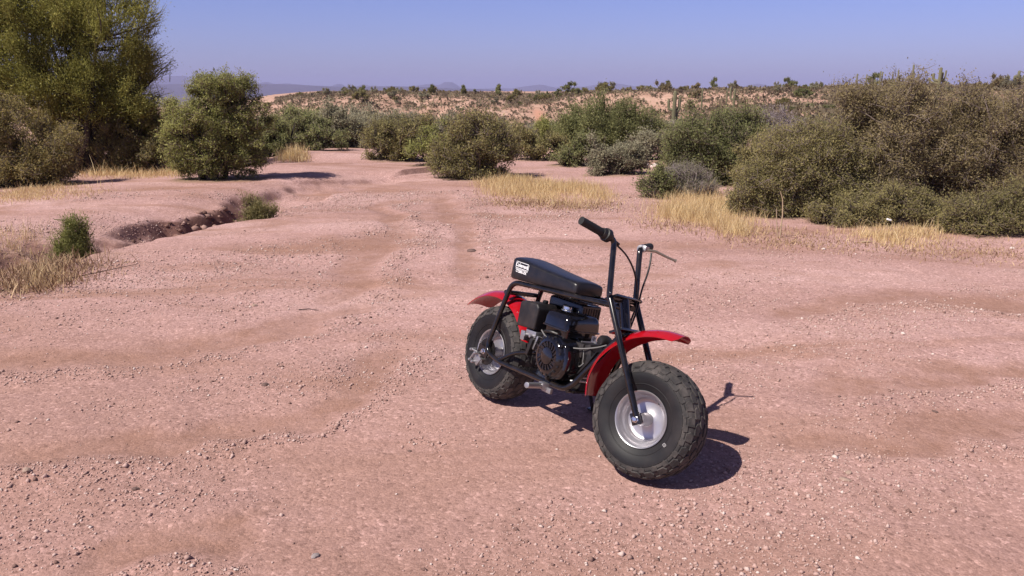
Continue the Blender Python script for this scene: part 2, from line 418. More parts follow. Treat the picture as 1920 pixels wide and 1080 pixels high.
#@@BIKE
# ------------------------------------------------------------------ the mini bike
LOC = lambda p: Vector(p)
AX = Vector((-math.sin(R_(20)), 0, math.cos(R_(20))))
SR = Matrix.Rotation(STEER, 3, AX); FA = Vector((WB, 0, TR)); RA = Vector((0, 0, TR))
def FK(p): return SR @ Vector(p) + FA          # fork frame -> bike frame

PROF = [(0, .2350), (.022, .2345), (.042, .2315), (.058, .2265), (.071, .2190), (.080, .2100), (.086, .1990), (.0885, .1850), (.0880, .1700), (.0845, .1530), (.0785, .1380), (.0725, .1260), (.0690, .1180), (.0670, .1120)]
PA = [0.0]
for (a, b), (c, d) in zip(PROF, PROF[1:]): PA.append(PA[-1] + math.hypot(c - a, d - b))
def tyre_pt(theta, s, lift):
    sg = 1 if s >= 0 else -1; a = abs(s); i = 0
    while i < len(PA) - 2 and PA[i + 1] < a: i += 1
    t = (a - PA[i]) / (PA[i + 1] - PA[i]); w = PROF[i][0] + t * (PROF[i + 1][0] - PROF[i][0]); r = PROF[i][1] + t * (PROF[i + 1][1] - PROF[i][1])
    def nrm(j):
        j0, j1 = max(0, j - 1), min(len(PROF) - 1, j + 1); dx, dr = PROF[j1][0] - PROF[j0][0], PROF[j1][1] - PROF[j0][1]
        l = math.hypot(dx, dr); return (-dr / l, dx / l) if j > 0 else (0, 1)
    n0, n1 = nrm(i), nrm(i + 1); nw, nr = n0[0] * (1 - t) + n1[0] * t, n0[1] * (1 - t) + n1[1] * t
    w = (w + nw * lift) * sg; r = r + nr * lift
    return Vector((r * math.cos(theta), w, r * math.sin(theta)))

def make_wheel(root, tf, front):
    rnd = random.Random(5 if front else 9)
    wh = empty('wheel', tf(Vector((0, 0, 0))), root)
    off = tf(Vector((0, 0, 0)))
    T = lambda p: tf(p) - off
    ty = MB()
    prof = [(-w, r) for w, r in PROF[::-1]] + PROF[1:]
    # fine mould rings on the sidewall
    pr2 = []
    for (w, r) in prof: pr2.append((w, r))
    ci = len(PROF) - 1
    ty.lathe(pr2[:ci - 6], 96, 0, T); ty.lathe(pr2[ci - 7:ci + 8], 96, 1, T); ty.lathe(pr2[ci + 7:], 96, 0, T)
    for sg in (-1, 1):
        for rr, wd in ((.1875, .0016), (.1420, .0014), (.2030, .0012)):
            i = next(k for k in range(len(PROF) - 1) if PROF[k][1] >= rr >= PROF[k + 1][1]); t = (PROF[i][1] - rr) / (PROF[i][1] - PROF[i + 1][1])
            s = PA[i] + t * (PA[i + 1] - PA[i])
            ring = []
            for ds, l in ((-.003, -.001), (-.0012, wd), (.0012, wd), (.003, -.001)):
                p = tyre_pt(0, s + ds, l); ring.append((p.y * sg, p.x))
            ty.lathe(ring, 96, 0, T)
    NP = 23
    def block(th, s, poly, lift):
        n = len(poly); vs = []
        lift *= .80
        for sc, l in ((1.10, -.002), (1.07, lift * .75), (.95, lift)):
            for a, b in poly: vs.append(T(tyre_pt(th + a * sc / .2413, s + b * sc, l)))
        fs = [tuple(range(2 * n, 3 * n))]
        for q in (0, 1):
            for i in range(n):
                j = (i + 1) % n; fs.append((q * n + i, q * n + j, (q + 1) * n + j, (q + 1) * n + i))
        ty.add(vs, fs, 1)
    for p in range(NP):
        th = 2 * math.pi * p / NP; h = math.pi / NP
        j = lambda: rnd.uniform(-.0012, .0012)
        for sg in (-1, 1):
            block(th + (h if sg > 0 else 0), sg * .0165, [(-.024, sg * -.010), (.004, sg * -.013), (.024, sg * -.004), (.022, sg * .010), (-.006, sg * .013), (-.024, sg * .005)], .0055 + j())
            block(th + (0 if sg > 0 else h), sg * .046, [(-.022, sg * -.012), (.010, sg * -.014), (.026, sg * -.002), (.016, sg * .012), (-.020, sg * .011)], .006 + j())
            block(th + (h if sg > 0 else 0), sg * .0765, [(-.021, sg * -.013), (.016, sg * -.014), (.023, sg * .000), (.014, sg * .013), (-.018, sg * .013)], .0075 + j())
            block(th + (h * .1 if sg > 0 else h * 1.1), sg * .0985, [(-.014, sg * -.010), (.014, sg * -.010), (.017, sg * .004), (0, sg * .011), (-.017, sg * .004)], .0045 + j())
    ty.build('tyre', [M['rubber'], M['tread']], wh, angle=28)
    # rim
    rm = MB(); sgn = 1
    face = [(-.0660, .1100), (-.0700, .1150), (-.0735, .1165), (-.0755, .1150), (-.0745, .1120), (-.0700, .1085), (-.0640, .1045), (-.0560, .1015), (-.0480, .0990), (-.0420, .0945), (-.0390, .0900), (-.0300, .0870), (-.0180, .0850), (-.0130, .0790), (-.0120, .0700), (-.0120, .0300), (-.0140, .0270), (-.0860, .0250), (-.0900, .0220), (-.0900, .0010)]
    rm.lathe(face, 72, 0, T)
    rm.lathe([(-w, r) for w, r in face[:14]] + [(-.010, .0700), (-.010, .0300), (.014, .027), (.086, .025), (.09, .022), (.09, .001)], 72, 0, T)
    rm.build('rim', M['silver'], wh, angle=40)
    ax = MB(); e = .128
    ax.lathe([(-e, .0005), (-e, .0065), (e, .0065), (e, .0005)], 16, 0, T)
    for sg in (-1, 1):
        ax.lathe([(sg * .121, .0005), (sg * .130, .0080), (sg * .1295, .0105), (sg * .1225, .0115), (sg * .1205, .0155), (sg * .119, .0155), (sg * .119, .001)], 6, 0, T)
    ax.build('axle', M['chrome'], wh, angle=30)
    if front:
        vs = MB(); a = R_(66); c = Vector((.083 * math.cos(a), 0, .083 * math.sin(a))); d = Vector((.012 * math.cos(a + .5), -.036, .012 * math.sin(a + .5)))
        vs.tube([T(c + Vector((0, -.012, 0))), T(c + d * .6), T(c + d)], [.006, .005, .005], 10); vs.build('valve_stem', M['black_plastic'], wh)
        mk = MB(); c = Vector((.1345, 0, -.059)); u = Vector((.82, 0, -.57)); v = Vector((.57, 0, .82)); hh = .0055
        for du, dv, su, sv in ((0, 1, 1, .2), (0, -1, 1, .2), (1, 0, .2, 1), (-1, 0, .2, 1), (0, 0, .35, .35)):
            o = c + u * du * hh + v * dv * hh
            q = [o + u * hh * su * a + v * hh * sv * b for a, b in ((-1, -1), (1, -1), (1, 1), (-1, 1))]
            mk.add([T(Vector((p.x, -.0875 - (.0012), p.z))) for p in q], [(0, 1, 2, 3)])
        mk.build('inspection_mark', M['mark'], wh, smooth=False)
    else:
        bd = MB(); bd.lathe([(-.094, .030), (-.094, .068), (-.098, .068), (-.098, .030)], 48, 0, T, closed=True)
        bd.build('brake_disc', M['dark_metal'], wh)
        cp = MB()
        cp.box(T(Vector((-.048, -.100, -.048))), (.060, .040, .050), Matrix.Rotation(.6, 3, 'Y'))
        cp.box(T(Vector((-.030, -.112, -.012))), (.030, .016, .050), Matrix.Rotation(.2, 3, 'Y'))
        for x, z in ((-.088, -.012), (-.085, -.065), (-.060, -.070), (-.045, -.020)):
            cp.lathe([(-.140, .0005), (-.140, .0065), (-.130, .0090), (-.105, .0090)], 8, 0, lambda p, x=x, z=z: T(p + Vector((x, 0, z))))
        cp.tube([T(Vector((-.092, -.128, -.010))), T(Vector((-.040, -.126, -.014)))], .006, 8)
        cp.tube([T(Vector((-.088, -.130, -.065))), T(Vector((-.060, -.128, -.02)))], .005, 8)
        cp.build('brake_caliper', M['alu'], wh, bevel=.004)
        sp = MB(); sp.lathe([(.094, .028), (.094, .075), (.099, .075), (.099, .028)], 48, 0, T, closed=True)
        for k in range(38):
            a = 2 * math.pi * k / 38; sp.box(T(Vector((.078 * math.cos(a), .0965, .078 * math.sin(a)))), (.009, .004, .005), Matrix.Rotation(-a, 3, 'Y'))
        sp.build('sprocket', M['dark_metal'], wh)
    return wh

def make_fender(root, tf, stations, hw, name='fender', drop=.034):
    """stations: (angle deg, crest radius)"""
    A = np.radians(np.linspace(stations[0][0], stations[-1][0], 44)); rc = np.interp(np.degrees(A), [s[0] for s in stations], [s[1] for s in stations])
    f = MB(); n = 17; vs = []; fs = []
    for lay in (0, 1):
        for i, (a, r) in enumerate(zip(A, rc)):
            t = i / (len(A) - 1); e = min(t, 1 - t) / .035; k = 1.0 if e >= 1 else .74 + .26 * math.sqrt(max(0, 1 - (1 - e) ** 2))
            for j in range(n):
                q = -1 + 2 * j / (n - 1); y = hw * k * q; rr = r - drop * abs(q * k) ** 2.3 - .0028 * lay
                vs.append(tf(Vector((rr * math.cos(a), y * (1 - .02 * lay), rr * math.sin(a)))))
    L = len(A) * n
    for i in range(len(A) - 1):
        for j in range(n - 1):
            a = i * n + j; fs.append((a, a + 1, a + n + 1, a + n)); fs.append((L + a + n, L + a + n + 1, L + a + 1, L + a))
    bd = [j for j in range(n)] + [i * n + n - 1 for i in range(1, len(A))] + [(len(A) - 1) * n + j for j in range(n - 2, -1, -1)] + [i * n for i in range(len(A) - 2, 0, -1)]
    for a, b in zip(bd, bd[1:] + bd[:1]): fs.append((b, a, L + a, L + b))
    f.add(vs, fs); return f.build(name, M['red_paint'], root, angle=50)

def text_mesh(body, size, bold=0.0):
    cu = bpy.data.curves.new('txt', 'FONT'); cu.body = body; cu.size = size; cu.extrude = .0006; cu.offset = bold; cu.align_x = 'CENTER'; cu.align_y = 'CENTER'
    o = bpy.data.objects.new('txt', cu); COL.objects.link(o)
    dg = bpy.context.evaluated_depsgraph_get(); me = bpy.data.meshes.new_from_object(o.evaluated_get(dg))
    bpy.data.objects.remove(o); bpy.data.curves.remove(cu); return me

def make_bike():
    root = empty('mini_bike', BO); root.rotation_euler = (LEAN, 0, YAW)
    tag(root, 'black mini bike with red fenders and fat knobbly tyres parked on the dirt', 'mini bike')
    make_wheel(root, FK, True)
    make_wheel(root, lambda p: Vector(p) + RA, False)
    # ---- frame
    fr = MB(); r = .0128
    for s in (-1, 1):
        fr.tube([(.80, s * .034, .652), (.62, s * .060, .645), (.50, s * .088, .640), (.095, s * .097, .622), (.012, s * .116, .252), (.14, s * .116, .226), (.655, s * .112, .240), (.835, s * .034, .545)], r, 14, fillet=.055)
        fr.tube([(.14, s * .116, .235), (.235, s * .106, .298), (.36, s * .075, .334)], .010, 12, fillet=.04)
        fr.box((-.005, s * .1165, .243), (.085, .008, .052), Matrix.Rotation(.15, 3, 'Y'))
    fr.tube([(.058, -.100, .562), (.058, .100, .562)], .0115, 12)
    fr.box((.045, 0, .566), (.06, .05, .006))
    fr.tube([(.655, -.112, .240), (.655, .112, .240)], .0115, 12)
    fr.tube([(.30, -.115, .231), (.30, .115, .231)], .0115, 12)
    fr.box((.48, 0, .238), (.40, .19, .010))
    fr.box((.33, 0, .632), (.34, .17, .008), Matrix.Rotation(-.055, 3, 'Y'))
    h0, h1 = FK((-.262, 0, .452)), FK((-.205, 0, .300))
    fr.tube([h0, h1], .023, 20)
    for s in (-1, 1):
        fr.prism([(.715, .652), (.775, .640), (.830, .535), (.800, .525)], s * .022 - .002, s * .022 + .002)
    fr.build('frame', M['black_tube'], root, angle=40)
    # ---- fork
    for s in (-1, 1):
        fl = MB()
        fl.tube([FK((0, s * .115, .012)), FK((-.262, s * .115, .442))], .0135, 16)
        fl.box(FK((0, s * .115, .002)), (.040, .010, .050), SR @ Matrix.Rotation(R_(-31), 3, 'Y'))
        fl.build('fork_leg', M['black_tube'], root, bevel=.002, angle=40)
    hb = MB()
    for s in (-1, 1):
        hb.tube([FK((-.262, s * .115, .432)), FK((-.268, s * .115, .456)), FK((-.314, s * .115, .676)), FK((-.372, s * .300, .708))], .0125, 14, fillet=.026)
    hb.build('handlebar', M['black_tube'], root, angle=40)
    uc = MB()
    uc.tube([FK((-.262, -.117, .440)), FK((-.262, .117, .440))], .0115, 12)
    uc.box(FK((-.262, 0, .442)), (.060, .215, .010), SR @ Matrix.Rotation(R_(-31), 3, 'Y'))
    for s in (-1, 1): uc.lathe([(-.006, .001), (-.006, .009), (.006, .009), (.006, .001)], 6, 0, lambda p, s=s: FK(Vector((-.255, s * .136, .452)) + p))
    uc.build('fork_clamp', M['black_tube'], root, bevel=.002)
    lc = MB(); lc.box(FK((-.197, 0, .314)), (.062, .225, .011), SR @ Matrix.Rotation(R_(-31), 3, 'Y'))
    lc.build('fork_clamp', M['black_tube'], root, bevel=.002)
    # ---- grips and controls (fork frame)
    def bar(s, t):
        a, b = Vector((-.314, s * .115, .676)), Vector((-.372, s * .300, .708)); return a + (b - a) * t
    for s in (-1, 1):
        g = MB(); P = [FK(bar(s, .30 + .72 * k / 24)) for k in range(25)]
        rs = [.0168 + (.0012 if k % 2 else 0) for k in range(25)]; rs[-1] = .0175; rs[-2] = .0175; rs[0] = .019
        g.tube(P, rs, 18); g.build('grip', M['grip_rubber'], root, angle=60)
    th = MB()
    th.tube([FK(bar(-1, .10)), FK(bar(-1, .18)), FK(bar(-1, .185)), FK(bar(-1, .30)), FK(bar(-1, .305)), FK(bar(-1, .40))], [.0175, .0195, .029, .029, .023, .021], 20)
    th.tube([FK(bar(-1, .12) + Vector((.004, 0, -.004))), FK(bar(-1, -.02) + Vector((.012, .02, -.014)))], .007, 10)
    th.build('throttle', M['black_plastic'], root, bevel=.002)
    bl = MB()
    bl.tube([FK(bar(1, .06)), FK(bar(1, .26))], .0185, 14)
    bl.box(FK(bar(1, .16) + Vector((.014, 0, .004))), (.030, .034, .022), SR)
    bl.build('lever_perch', M['alu'], root, bevel=.003)
    lv = MB()
    lv.tube([FK(bar(1, .15) + Vector((.026, 0, .0))), FK((-.262, .165, .684)), FK((-.222, .215, .673)), FK((-.200, .236, .669)), FK((-.196, .242, .668))], [.006, .0062, .0055, .0052, .0085], 10)
    lv.build('brake_lever', M['handle_metal'], root)
    cb = MB()
    cb.tube([FK(p) for p in ((-.316, -.100, .662), (-.284, -.04, .632), (-.268, .03, .580), (-.262, .078, .522), (-.258, .098, .470), (-.243, .092, .424), (-.228, .05, .370), (-.213, .02, .314))], .0042, 8, fillet=.05)
    cb.build('throttle_cable', M['black_plastic'], root)
    cb = MB()
    cb.tube([FK(p) for p in ((-.268, .140, .672), (-.250, .128, .60), (-.262, .131, .50), (-.238, .100, .42), (-.215, .04, .34))] + [Vector((.80, .03, .50)), Vector((.68, .108, .30)), Vector((.40, .105, .262)), Vector((.10, .06, .27))], .0042, 8, fillet=.06)
    cb.build('brake_cable', M['black_plastic'], root)
    # ---- fenders
    make_fender(root, FK, [(80.3, .374), (95, .370), (112, .363), (128, .355), (146, .346), (162, .330), (179, .302)], .080)
    make_fender(root, lambda p: Vector(p) + RA, [(24, .298), (50, .300), (75, .306), (102, .316), (126, .337), (149, .366)], .085)
    fb = MB()
    fb.box((.05, 0, .560), (.04, .06, .012)); fb.build('fender_bracket', M['black_tube'], root)
    # ---- seat
    st = MB(); secs = []
    X0, X1 = .078, .548
    stn = [(X0, .90, .10, .86), (X0 + .005, .965, .03, .95), (X0 + .016, 1, 0, 1)] + [(x, 1, 0, 1) for x in np.linspace(.12, .47, 12)] + [(.50, 1, 0, 1), (.525, .995, 0, .995), (.538, .975, .0, .97), (.5455, .93, .03, .91), (X1, .87, .09, .82)]
    def zt(x): return float(np.interp(x, [.07, .10, .16, .24, .32, .42, .50, .56], [.741, .742, .737, .728, .720, .712, .706, .700]))
    def zb(x): return .637 + (x - .08) * .030
    def shw(x): return float(np.interp(x, [.07, .15, .30, .45, .56], [.108, .112, .104, .092, .086]))
    np_ = 0
    for x, kw, kb, kt in stn:
        b, t, h = zb(x), zt(x), shw(x); H = t - b; b2 = b + kb * H; t2 = b + kt * H; w = h * kw
        half = [(0, b2), (w * .90, b2), (w * .97, b2 + .004), (w, b2 + .012), (w * .995, b2 + (t2 - b2) * .5), (w * .985, t2 - .010), (w * .970, t2 - .004), (w * .93, t2 - .0005), (w * .7, t2 + .005), (w * .35, t2 + .009), (0, t2 + .010)]
        ring = [(x, -y, z) for y, z in half] + [(x, y, z) for y, z in half[-2:0:-1]]
        secs.append(ring)
    n = len(secs[0]); vs = [p for s in secs for p in s]; fs = []
    for i in range(len(secs) - 1):
        for k in range(n):
            k2 = (k + 1) % n; fs.append((i * n + k, i * n + k2, (i + 1) * n + k2, (i + 1) * n + k))
    fs.append(tuple(range(n))); fs.append(tuple((len(secs) - 1) * n + k for k in range(n - 1, -1, -1)))
    st.add(vs, fs); seat = st.build('seat', M['vinyl'], root, angle=42)
    # printed emblem on the side: outlined word, thin bar, model line
    em = MB(); cx, cz, sl = .166, .700, -.035
    def put(tx, tz): x = cx + tx; return (x, -(shw(x) * .999 + .0016), cz + tz + sl * tx)
    def addtext(body, size, ox, oz, sx=1.0, bold=0.0):
        me = text_mesh(body, size, bold); em.add([(lambda p: (p[0], p[1] - v.co.z, p[2]))(put(ox + v.co.x * sx, oz + v.co.y)) for v in me.vertices], [tuple(p.vertices) for p in me.polygons])
    def strip(x0, z0, x1, z1, nn=6):
        vs = []; 
        for k in range(nn + 1):
            x = x0 + (x1 - x0) * k / nn; vs += [put(x, z0), put(x, z1)]
        em.add(vs, [(2 * k, 2 * k + 2, 2 * k + 3, 2 * k + 1) for k in range(nn)])
    w2, zt_, zb_, th_ = .050, .027, -.006, .0026
    strip(-w2 + .004, zt_ - th_, w2 - .004, zt_); strip(-w2 + .004, zb_, w2 - .004, zb_ + th_)
    strip(-w2, zb_ + .004, -w2 + th_, zt_ - .004, 1); strip(w2 - th_, zb_ + .004, w2, zt_ - .004, 1)
    for sx in (-1, 1):
        for (za, zc) in ((zt_, zt_ - .004), (zb_, zb_ + .004)):
            a = [put(sx * (w2 - .004), za), put(sx * w2, zc), put(sx * (w2 - th_), zc), put(sx * (w2 - .004), za + (zc - za) / abs(zc - za) * th_)]; em.add(a, [(0, 1, 2, 3)])
    addtext('Coleman', .0245, -.004, .0105, .98, .0005)
    strip(w2 - .011, .004, w2 - .006, .017, 1); strip(w2 - .0125, .001, w2 - .0045, .004, 1); strip(w2 - .010, .017, w2 - .007, .020, 1)   # lantern
    strip(-w2 + .002, -.0108, w2 - .002, -.0088)
    addtext('CT200U-EX', .0165, 0, -.0195, .98, .0005)
    em.build('emblem', M['white_print'], seat, smooth=False)
    # ---- engine
    en = MB()
    en.box((.565, .015, .330), (.23, .15, .165)); en.box((.56, .01, .42), (.19, .16, .06)); en.box((.66, .0, .385), (.10, .12, .12), Matrix.Rotation(-.35, 3, 'Y'))
    for k in range(6): en.box((.665 + .008 * k, .0, .365 + .012 * k - .03), (.115, .135, .004), Matrix.Rotation(-.9, 3, 'Y'))
    en.box((.30, -.04, .40), (.10, .07, .06)); en.box((.38, -.03, .425), (.08, .05, .05))
    eng = en.build('engine', M['engine_grey'], root, bevel=.006)
    bh = MB(); c = (.535, .352)
    pol = [(.425, .43), (.44, .462), (.50, .472), (.575, .468), (.630, .440), (.655, .38), (.655, .31), (.625, .262), (.57, .248), (.49, .248), (.45, .27), (.425, .33)]
    bh.prism(pol, -.138, -.045, inset=.86); bh.build('blower_housing', M['black_gloss'], eng, bevel=.012, seg=3, angle=50)
    rc_ = Vector((.527, 0, .360))
    rs = MB()
    rs.lathe([(-.132, .096), (-.142, .094), (-.150, .086), (-.156, .074), (-.1575, .066), (-.153, .062), (-.152, .040), (-.158, .038), (-.161, .030), (-.162, .0005)], 48, 0, lambda p: p + rc_)
    for k in range(18):
        a = 2 * math.pi * k / 18; d = Vector((math.cos(a), 0, math.sin(a)))
        rs.box(rc_ + d * .053 + Vector((0, -.154, 0)), (.026, .007, .0055), Matrix.Rotation(-a - .35, 3, 'Y'))
        rs.box(rc_ + d * .0835 + Vector((0, -.1515, 0)), (.013, .004, .010), Matrix.Rotation(-a, 3, 'Y'), 1)
    for k in range(3):
        a = R_(40 + 120 * k); rs.lathe([(-.150, .0005), (-.150, .006), (-.136, .007)], 8, 1, lambda p, a=a: p + rc_ + Vector((.101 * math.cos(a), 0, .101 * math.sin(a))))
    rs.build('recoil_starter', [M['black_gloss'], M['dark_metal']], eng, angle=35)
    ph = MB(); ph.tube([(.445, -.128, .455), (.475, -.146, .462), (.515, -.146, .468), (.54, -.130, .464)], .007, 8, fillet=.02); ph.build('pull_handle', M['black_plastic'], eng)
    # fuel tank: lower pan, flange, domed top
    ft = MB()
    def rrect(x0, x1, y0, y1, rad, z, n=5):
        out = []
        for (cx_, cy_, a0) in ((x1 - rad, y1 - rad, 0), (x0 + rad, y1 - rad, 90), (x0 + rad, y0 + rad, 180), (x1 - rad, y0 + rad, 270)):
            for k in range(n + 1):
                a = R_(a0 + 90 * k / n); out.append((cx_ + rad * math.cos(a), cy_ + rad * math.sin(a), z))
        return out
    rings = []
    for g, z in ((-.030, .447), (-.012, .450), (-.010, .486), (.004, .487), (.004, .4925), (-.001, .494), (-.004, .530), (-.010, .548), (-.022, .558), (-.045, .564), (-.075, .566)):
        rings.append(rrect(.418 - g, .592 + g, -.132 - g, .082 + g, max(.012, .026 + g * .5), z))
    nn = len(rings[0]); fs = []
    for i in range(len(rings) - 1):
        for k in range(nn):
            k2 = (k + 1) % nn; fs.append((i * nn + k, i * nn + k2, (i + 1) * nn + k2, (i + 1) * nn + k))
    fs.append(tuple(range(nn - 1, -1, -1))); fs.append(tuple((len(rings) - 1) * nn + k for k in range(nn)))
    ft.add([p for r_ in rings for p in r_], fs); tank = ft.build('fuel_tank', M['black_gloss'], eng, angle=38)
    cpm = MB(); tfz = lambda p: Vector((.450 + p.x, -.02 + p.z, .560 + p.y))
    cpm.lathe([(0, .031), (.004, .031), (.006, .026), (.007, .0245), (.020, .0245), (.023, .022), (.0235, .0005)], 32, 0, tfz); cpm.build('fuel_cap', M['chrome'], eng)
    lb = MB(); lb.add([(.6035, .018, .453), (.6035, .050, .453), (.6035, .050, .481), (.6035, .018, .481)], [(0, 1, 2, 3)])
    lb.build('warning_label', M['sticker'], eng, smooth=False)
    lb = MB()
    for k in range(14):
        a0, a1 = 2 * math.pi * k / 14, 2 * math.pi * (k + 1) / 14
        lb.add([(.6042, .034 + .0085 * math.cos(a0), .468 + .0085 * math.sin(a0)), (.6042, .034 + .0085 * math.cos(a1), .468 + .0085 * math.sin(a1)), (.6042, .034 + .0062 * math.cos(a1), .468 + .0062 * math.sin(a1)), (.6042, .034 + .0062 * math.cos(a0), .468 + .0062 * math.sin(a0))], [(0, 1, 2, 3)])
    lb.add([(.6042, .0285, .4635), (.6042, .0305, .4615), (.6042, .0395, .4725), (.6042, .0375, .4745)], [(0, 1, 2, 3)])
    lb.build('warning_symbol', M['grip_rubber'], eng, smooth=False)
    # air cleaner
    ac = MB(); ac.prism([(.233, .432), (.372, .440), (.378, .548), (.362, .566), (.245, .560), (.231, .545)], -.132, -.012, inset=.97)
    acb = ac.build('air_cleaner', M['engine_grey'], eng, bevel=.010, seg=3, angle=50)
    kn = MB(); kn.lathe([(0, .010), (.006, .014), (.014, .014), (.018, .009), (.018, .0005)], 12, 0, lambda p: Vector((.330 + p.x, -.06 + p.z, .563 + p.y))); kn.build('knob', M['black_plastic'], eng)
    cbr = MB()
    cbr.box((.335, -.085, .418), (.075, .06, .030)); cbr.box((.275, -.10, .395), (.03, .03, .045)); cbr.lathe([(-.128, .0005), (-.128, .010), (-.09, .012)], 10, 0, lambda p: p + Vector((.300, 0, .402)))
    cbr.lathe([(-.134, .0005), (-.134, .008), (-.10, .008)], 8, 0, lambda p: p + Vector((.352, 0, .408))); cbr.box((.385, -.11, .385), (.012, .02, .07), Matrix.Rotation(.3, 3, 'Y'))
    cbr.build('carburettor', M['alu'], eng, bevel=.003)
    fl = MB(); fl.box((.362, -.12, .36), (.022, .03, .085), Matrix.Rotation(.25, 3, 'Y')); fl.build('fuel_filter', M['black_plastic'], eng, bevel=.006)
    # muffler with slotted guard
    mf = MB(); mf.box((.395, .068, .562), (.245, .125, .085)); mfo = mf.build('muffler', M['black_tube'], eng, bevel=.014, seg=3)
    sl_ = MB()
    for k in range(11):
        sl_.box((.30 + .019 * k, .03, .606), (.008, .05, .004)); sl_.box((.30 + .019 * k, .10, .606), (.008, .05, .004))
    for k in range(7): sl_.box((.5185, .02 + .016 * k, .565), (.003, .007, .05))
    sl_.build('heat_guard', M['dark_metal'], eng)
    sb = MB(); sb.lathe([(-.03, .0005), (-.028, .018), (-.012, .028), (.012, .028), (.03, .020), (.032, .0005)], 20, 0, lambda p: Vector((.715, -.01, .482)) + p); sb.build('spark_plug_boot', M['black_plastic'], eng)
    br = MB(); br.box((.605, .012, .440), (.004, .105, .030)); br.box((.612, .05, .43), (.010, .03, .05)); br.lathe([(-.012, .0005), (-.012, .007), (.012, .007), (.012, .0005)], 10, 0, lambda p: Vector((.612, -.02, .438)) + Vector((-p.y, p.x, p.z)))
    br.build('engine_bracket', M['alu'], eng, bevel=.001)
    for z, x in ((.292, .70), (.318, .735)): lr = MB(); lr.tube([(x - .06, -.09, z - .012), (x, -.04, z)], .0045, 8); lr.build('linkage_rod', M['alu'], eng)
    ex = MB(); ex.tube([(.70, -.05, .315), (.735, .0, .33)], .009, 10); ex.build('drain_pipe', M['alu'], eng)
    wr = MB(); wr.tube([(.44, -.142, .458), (.485, -.150, .437), (.555, -.135, .419), (.640, -.088, .424), (.720, -.055, .452), (.770, -.045, .478)], .0032, 8, fillet=.05)
    wr.build('kill_switch_cable', M['wire'], eng)
    wr = MB(); wr.tube([(.645, -.06, .44), (.665, -.065, .40), (.662, -.06, .36), (.68, -.05, .345)], .0026, 6, fillet=.02); wr.tube([(.63, -.06, .36), (.655, -.07, .345), (.67, -.06, .37)], .0026, 6, fillet=.02); wr.build('ignition_wire', M['wire'], eng)
    # ---- pegs, stand, chain
    for s in (-1, 1):
        pg = MB(); rs_ = [.0125 if k % 2 else .0138 for k in range(15)]
        pg.tube([Vector((.527 + .022 * k / 14, s * (.150 + .105 * k / 14), .222 + .006 * k / 14)) for k in range(15)], rs_, 14)
        pg.box((.527, s * .138, .222), (.040, .034, .030), Matrix.Rotation(s * .17, 3, 'Z')); pg.box((.545, s * .128, .208), (.060, .014, .024))
        pg.build('footpeg', M['alu'], root, bevel=.002)
    ks = MB(); ks.tube([(.545, .112, .226), (.530, .150, .200), (.425, .298, .081)], .010, 12, fillet=.03); ks.box((.420, .302, .0775), (.05, .035, .007), Matrix.Rotation(-LEAN, 3, 'X'))
    ks.box((.548, .112, .224), (.035, .03, .03)); ks.build('kickstand', M['black_tube'], root, bevel=.002)
    ch = MB(); a0, a1 = Vector((0, .0965, TR)), Vector((.515, .0965, .318)); loop = []
    dv = (a1 - a0).normalized(); up = Vector((-dv.z, 0, dv.x))
    for k in range(13): a = R_(90 + 180 * k / 12); loop.append(a0 + (dv * math.cos(a) + up * math.sin(a)) * .081)
    for k in range(13): a = R_(-90 + 180 * k / 12); loop.append(a1 + (dv * math.cos(a) + up * math.sin(a)) * .026)
    loop.append(loop[0]); ch.tube(loop, .0052, 6); ch.lathe([(.094, .0005), (.094, .022), (.099, .022), (.099, .0005)], 20, 0, lambda p: p + Vector((a1.x, 0, a1.z))); ch.build('chain', M['dark_metal'], root)
    return root
BIKE = make_bike()
#@@PLANTS
# ------------------------------------------------------------------ plants
CP, SP = math.cos(PITCH), math.sin(PITCH)
def at(px, py, Y):
    """a point in the world, Y metres in front of the viewer, for a spot of the photograph"""
    x = (px - 960) / FPX; y = -(py - 540) / FPX
    d = (x, CP + y * SP, -SP + y * CP); t = Y / d[1]
    return np.array([d[0] * t, Y, CAM_H + d[2] * t])
def gp(px, py):
    x = (px - 960) / FPX; y = -(py - 540) / FPX; d = (x, CP + y * SP, -SP + y * CP); t = CAM_H / -d[2]
    for _ in range(12):
        X, Y = d[0] * t, d[1] * t; t = (CAM_H - hz(X, Y)) / -d[2]
    return d[0] * t, d[1] * t
def unit(v): return v / (np.linalg.norm(v, axis=-1, keepdims=True) + 1e-9)
def rdir(r, n): return unit(r.normal(size=(n, 3)))

def tubes(P, Rd, ns):
    """P (K, L, 3) paths, Rd (K, L) radii -> verts, quads"""
    K, L, _ = P.shape
    T = np.gradient(P, axis=1); T = unit(T)
    ref = np.where(np.abs(T[:, :1, 2:3]) > .9, np.array([1., 0, 0]), np.array([0, 0, 1.]))
    U = unit(np.cross(T, np.broadcast_to(ref, T.shape))); Wv = np.cross(T, U)
    a = np.arange(ns) * 2 * np.pi / ns
    V = P[:, :, None] + Rd[:, :, None, None] * (U[:, :, None] * np.cos(a)[:, None] + Wv[:, :, None] * np.sin(a)[:, None])
    base = (np.arange(K) * L * ns)[:, None, None]; i = (np.arange(L - 1) * ns)[None, :, None]; k = np.arange(ns)[None, None]; k2 = (k + 1) % ns
    F = np.stack([base + i + k, base + i + k2, base + i + ns + k2, base + i + ns + k], -1).reshape(-1, 4)
    return V.reshape(-1, 3), F

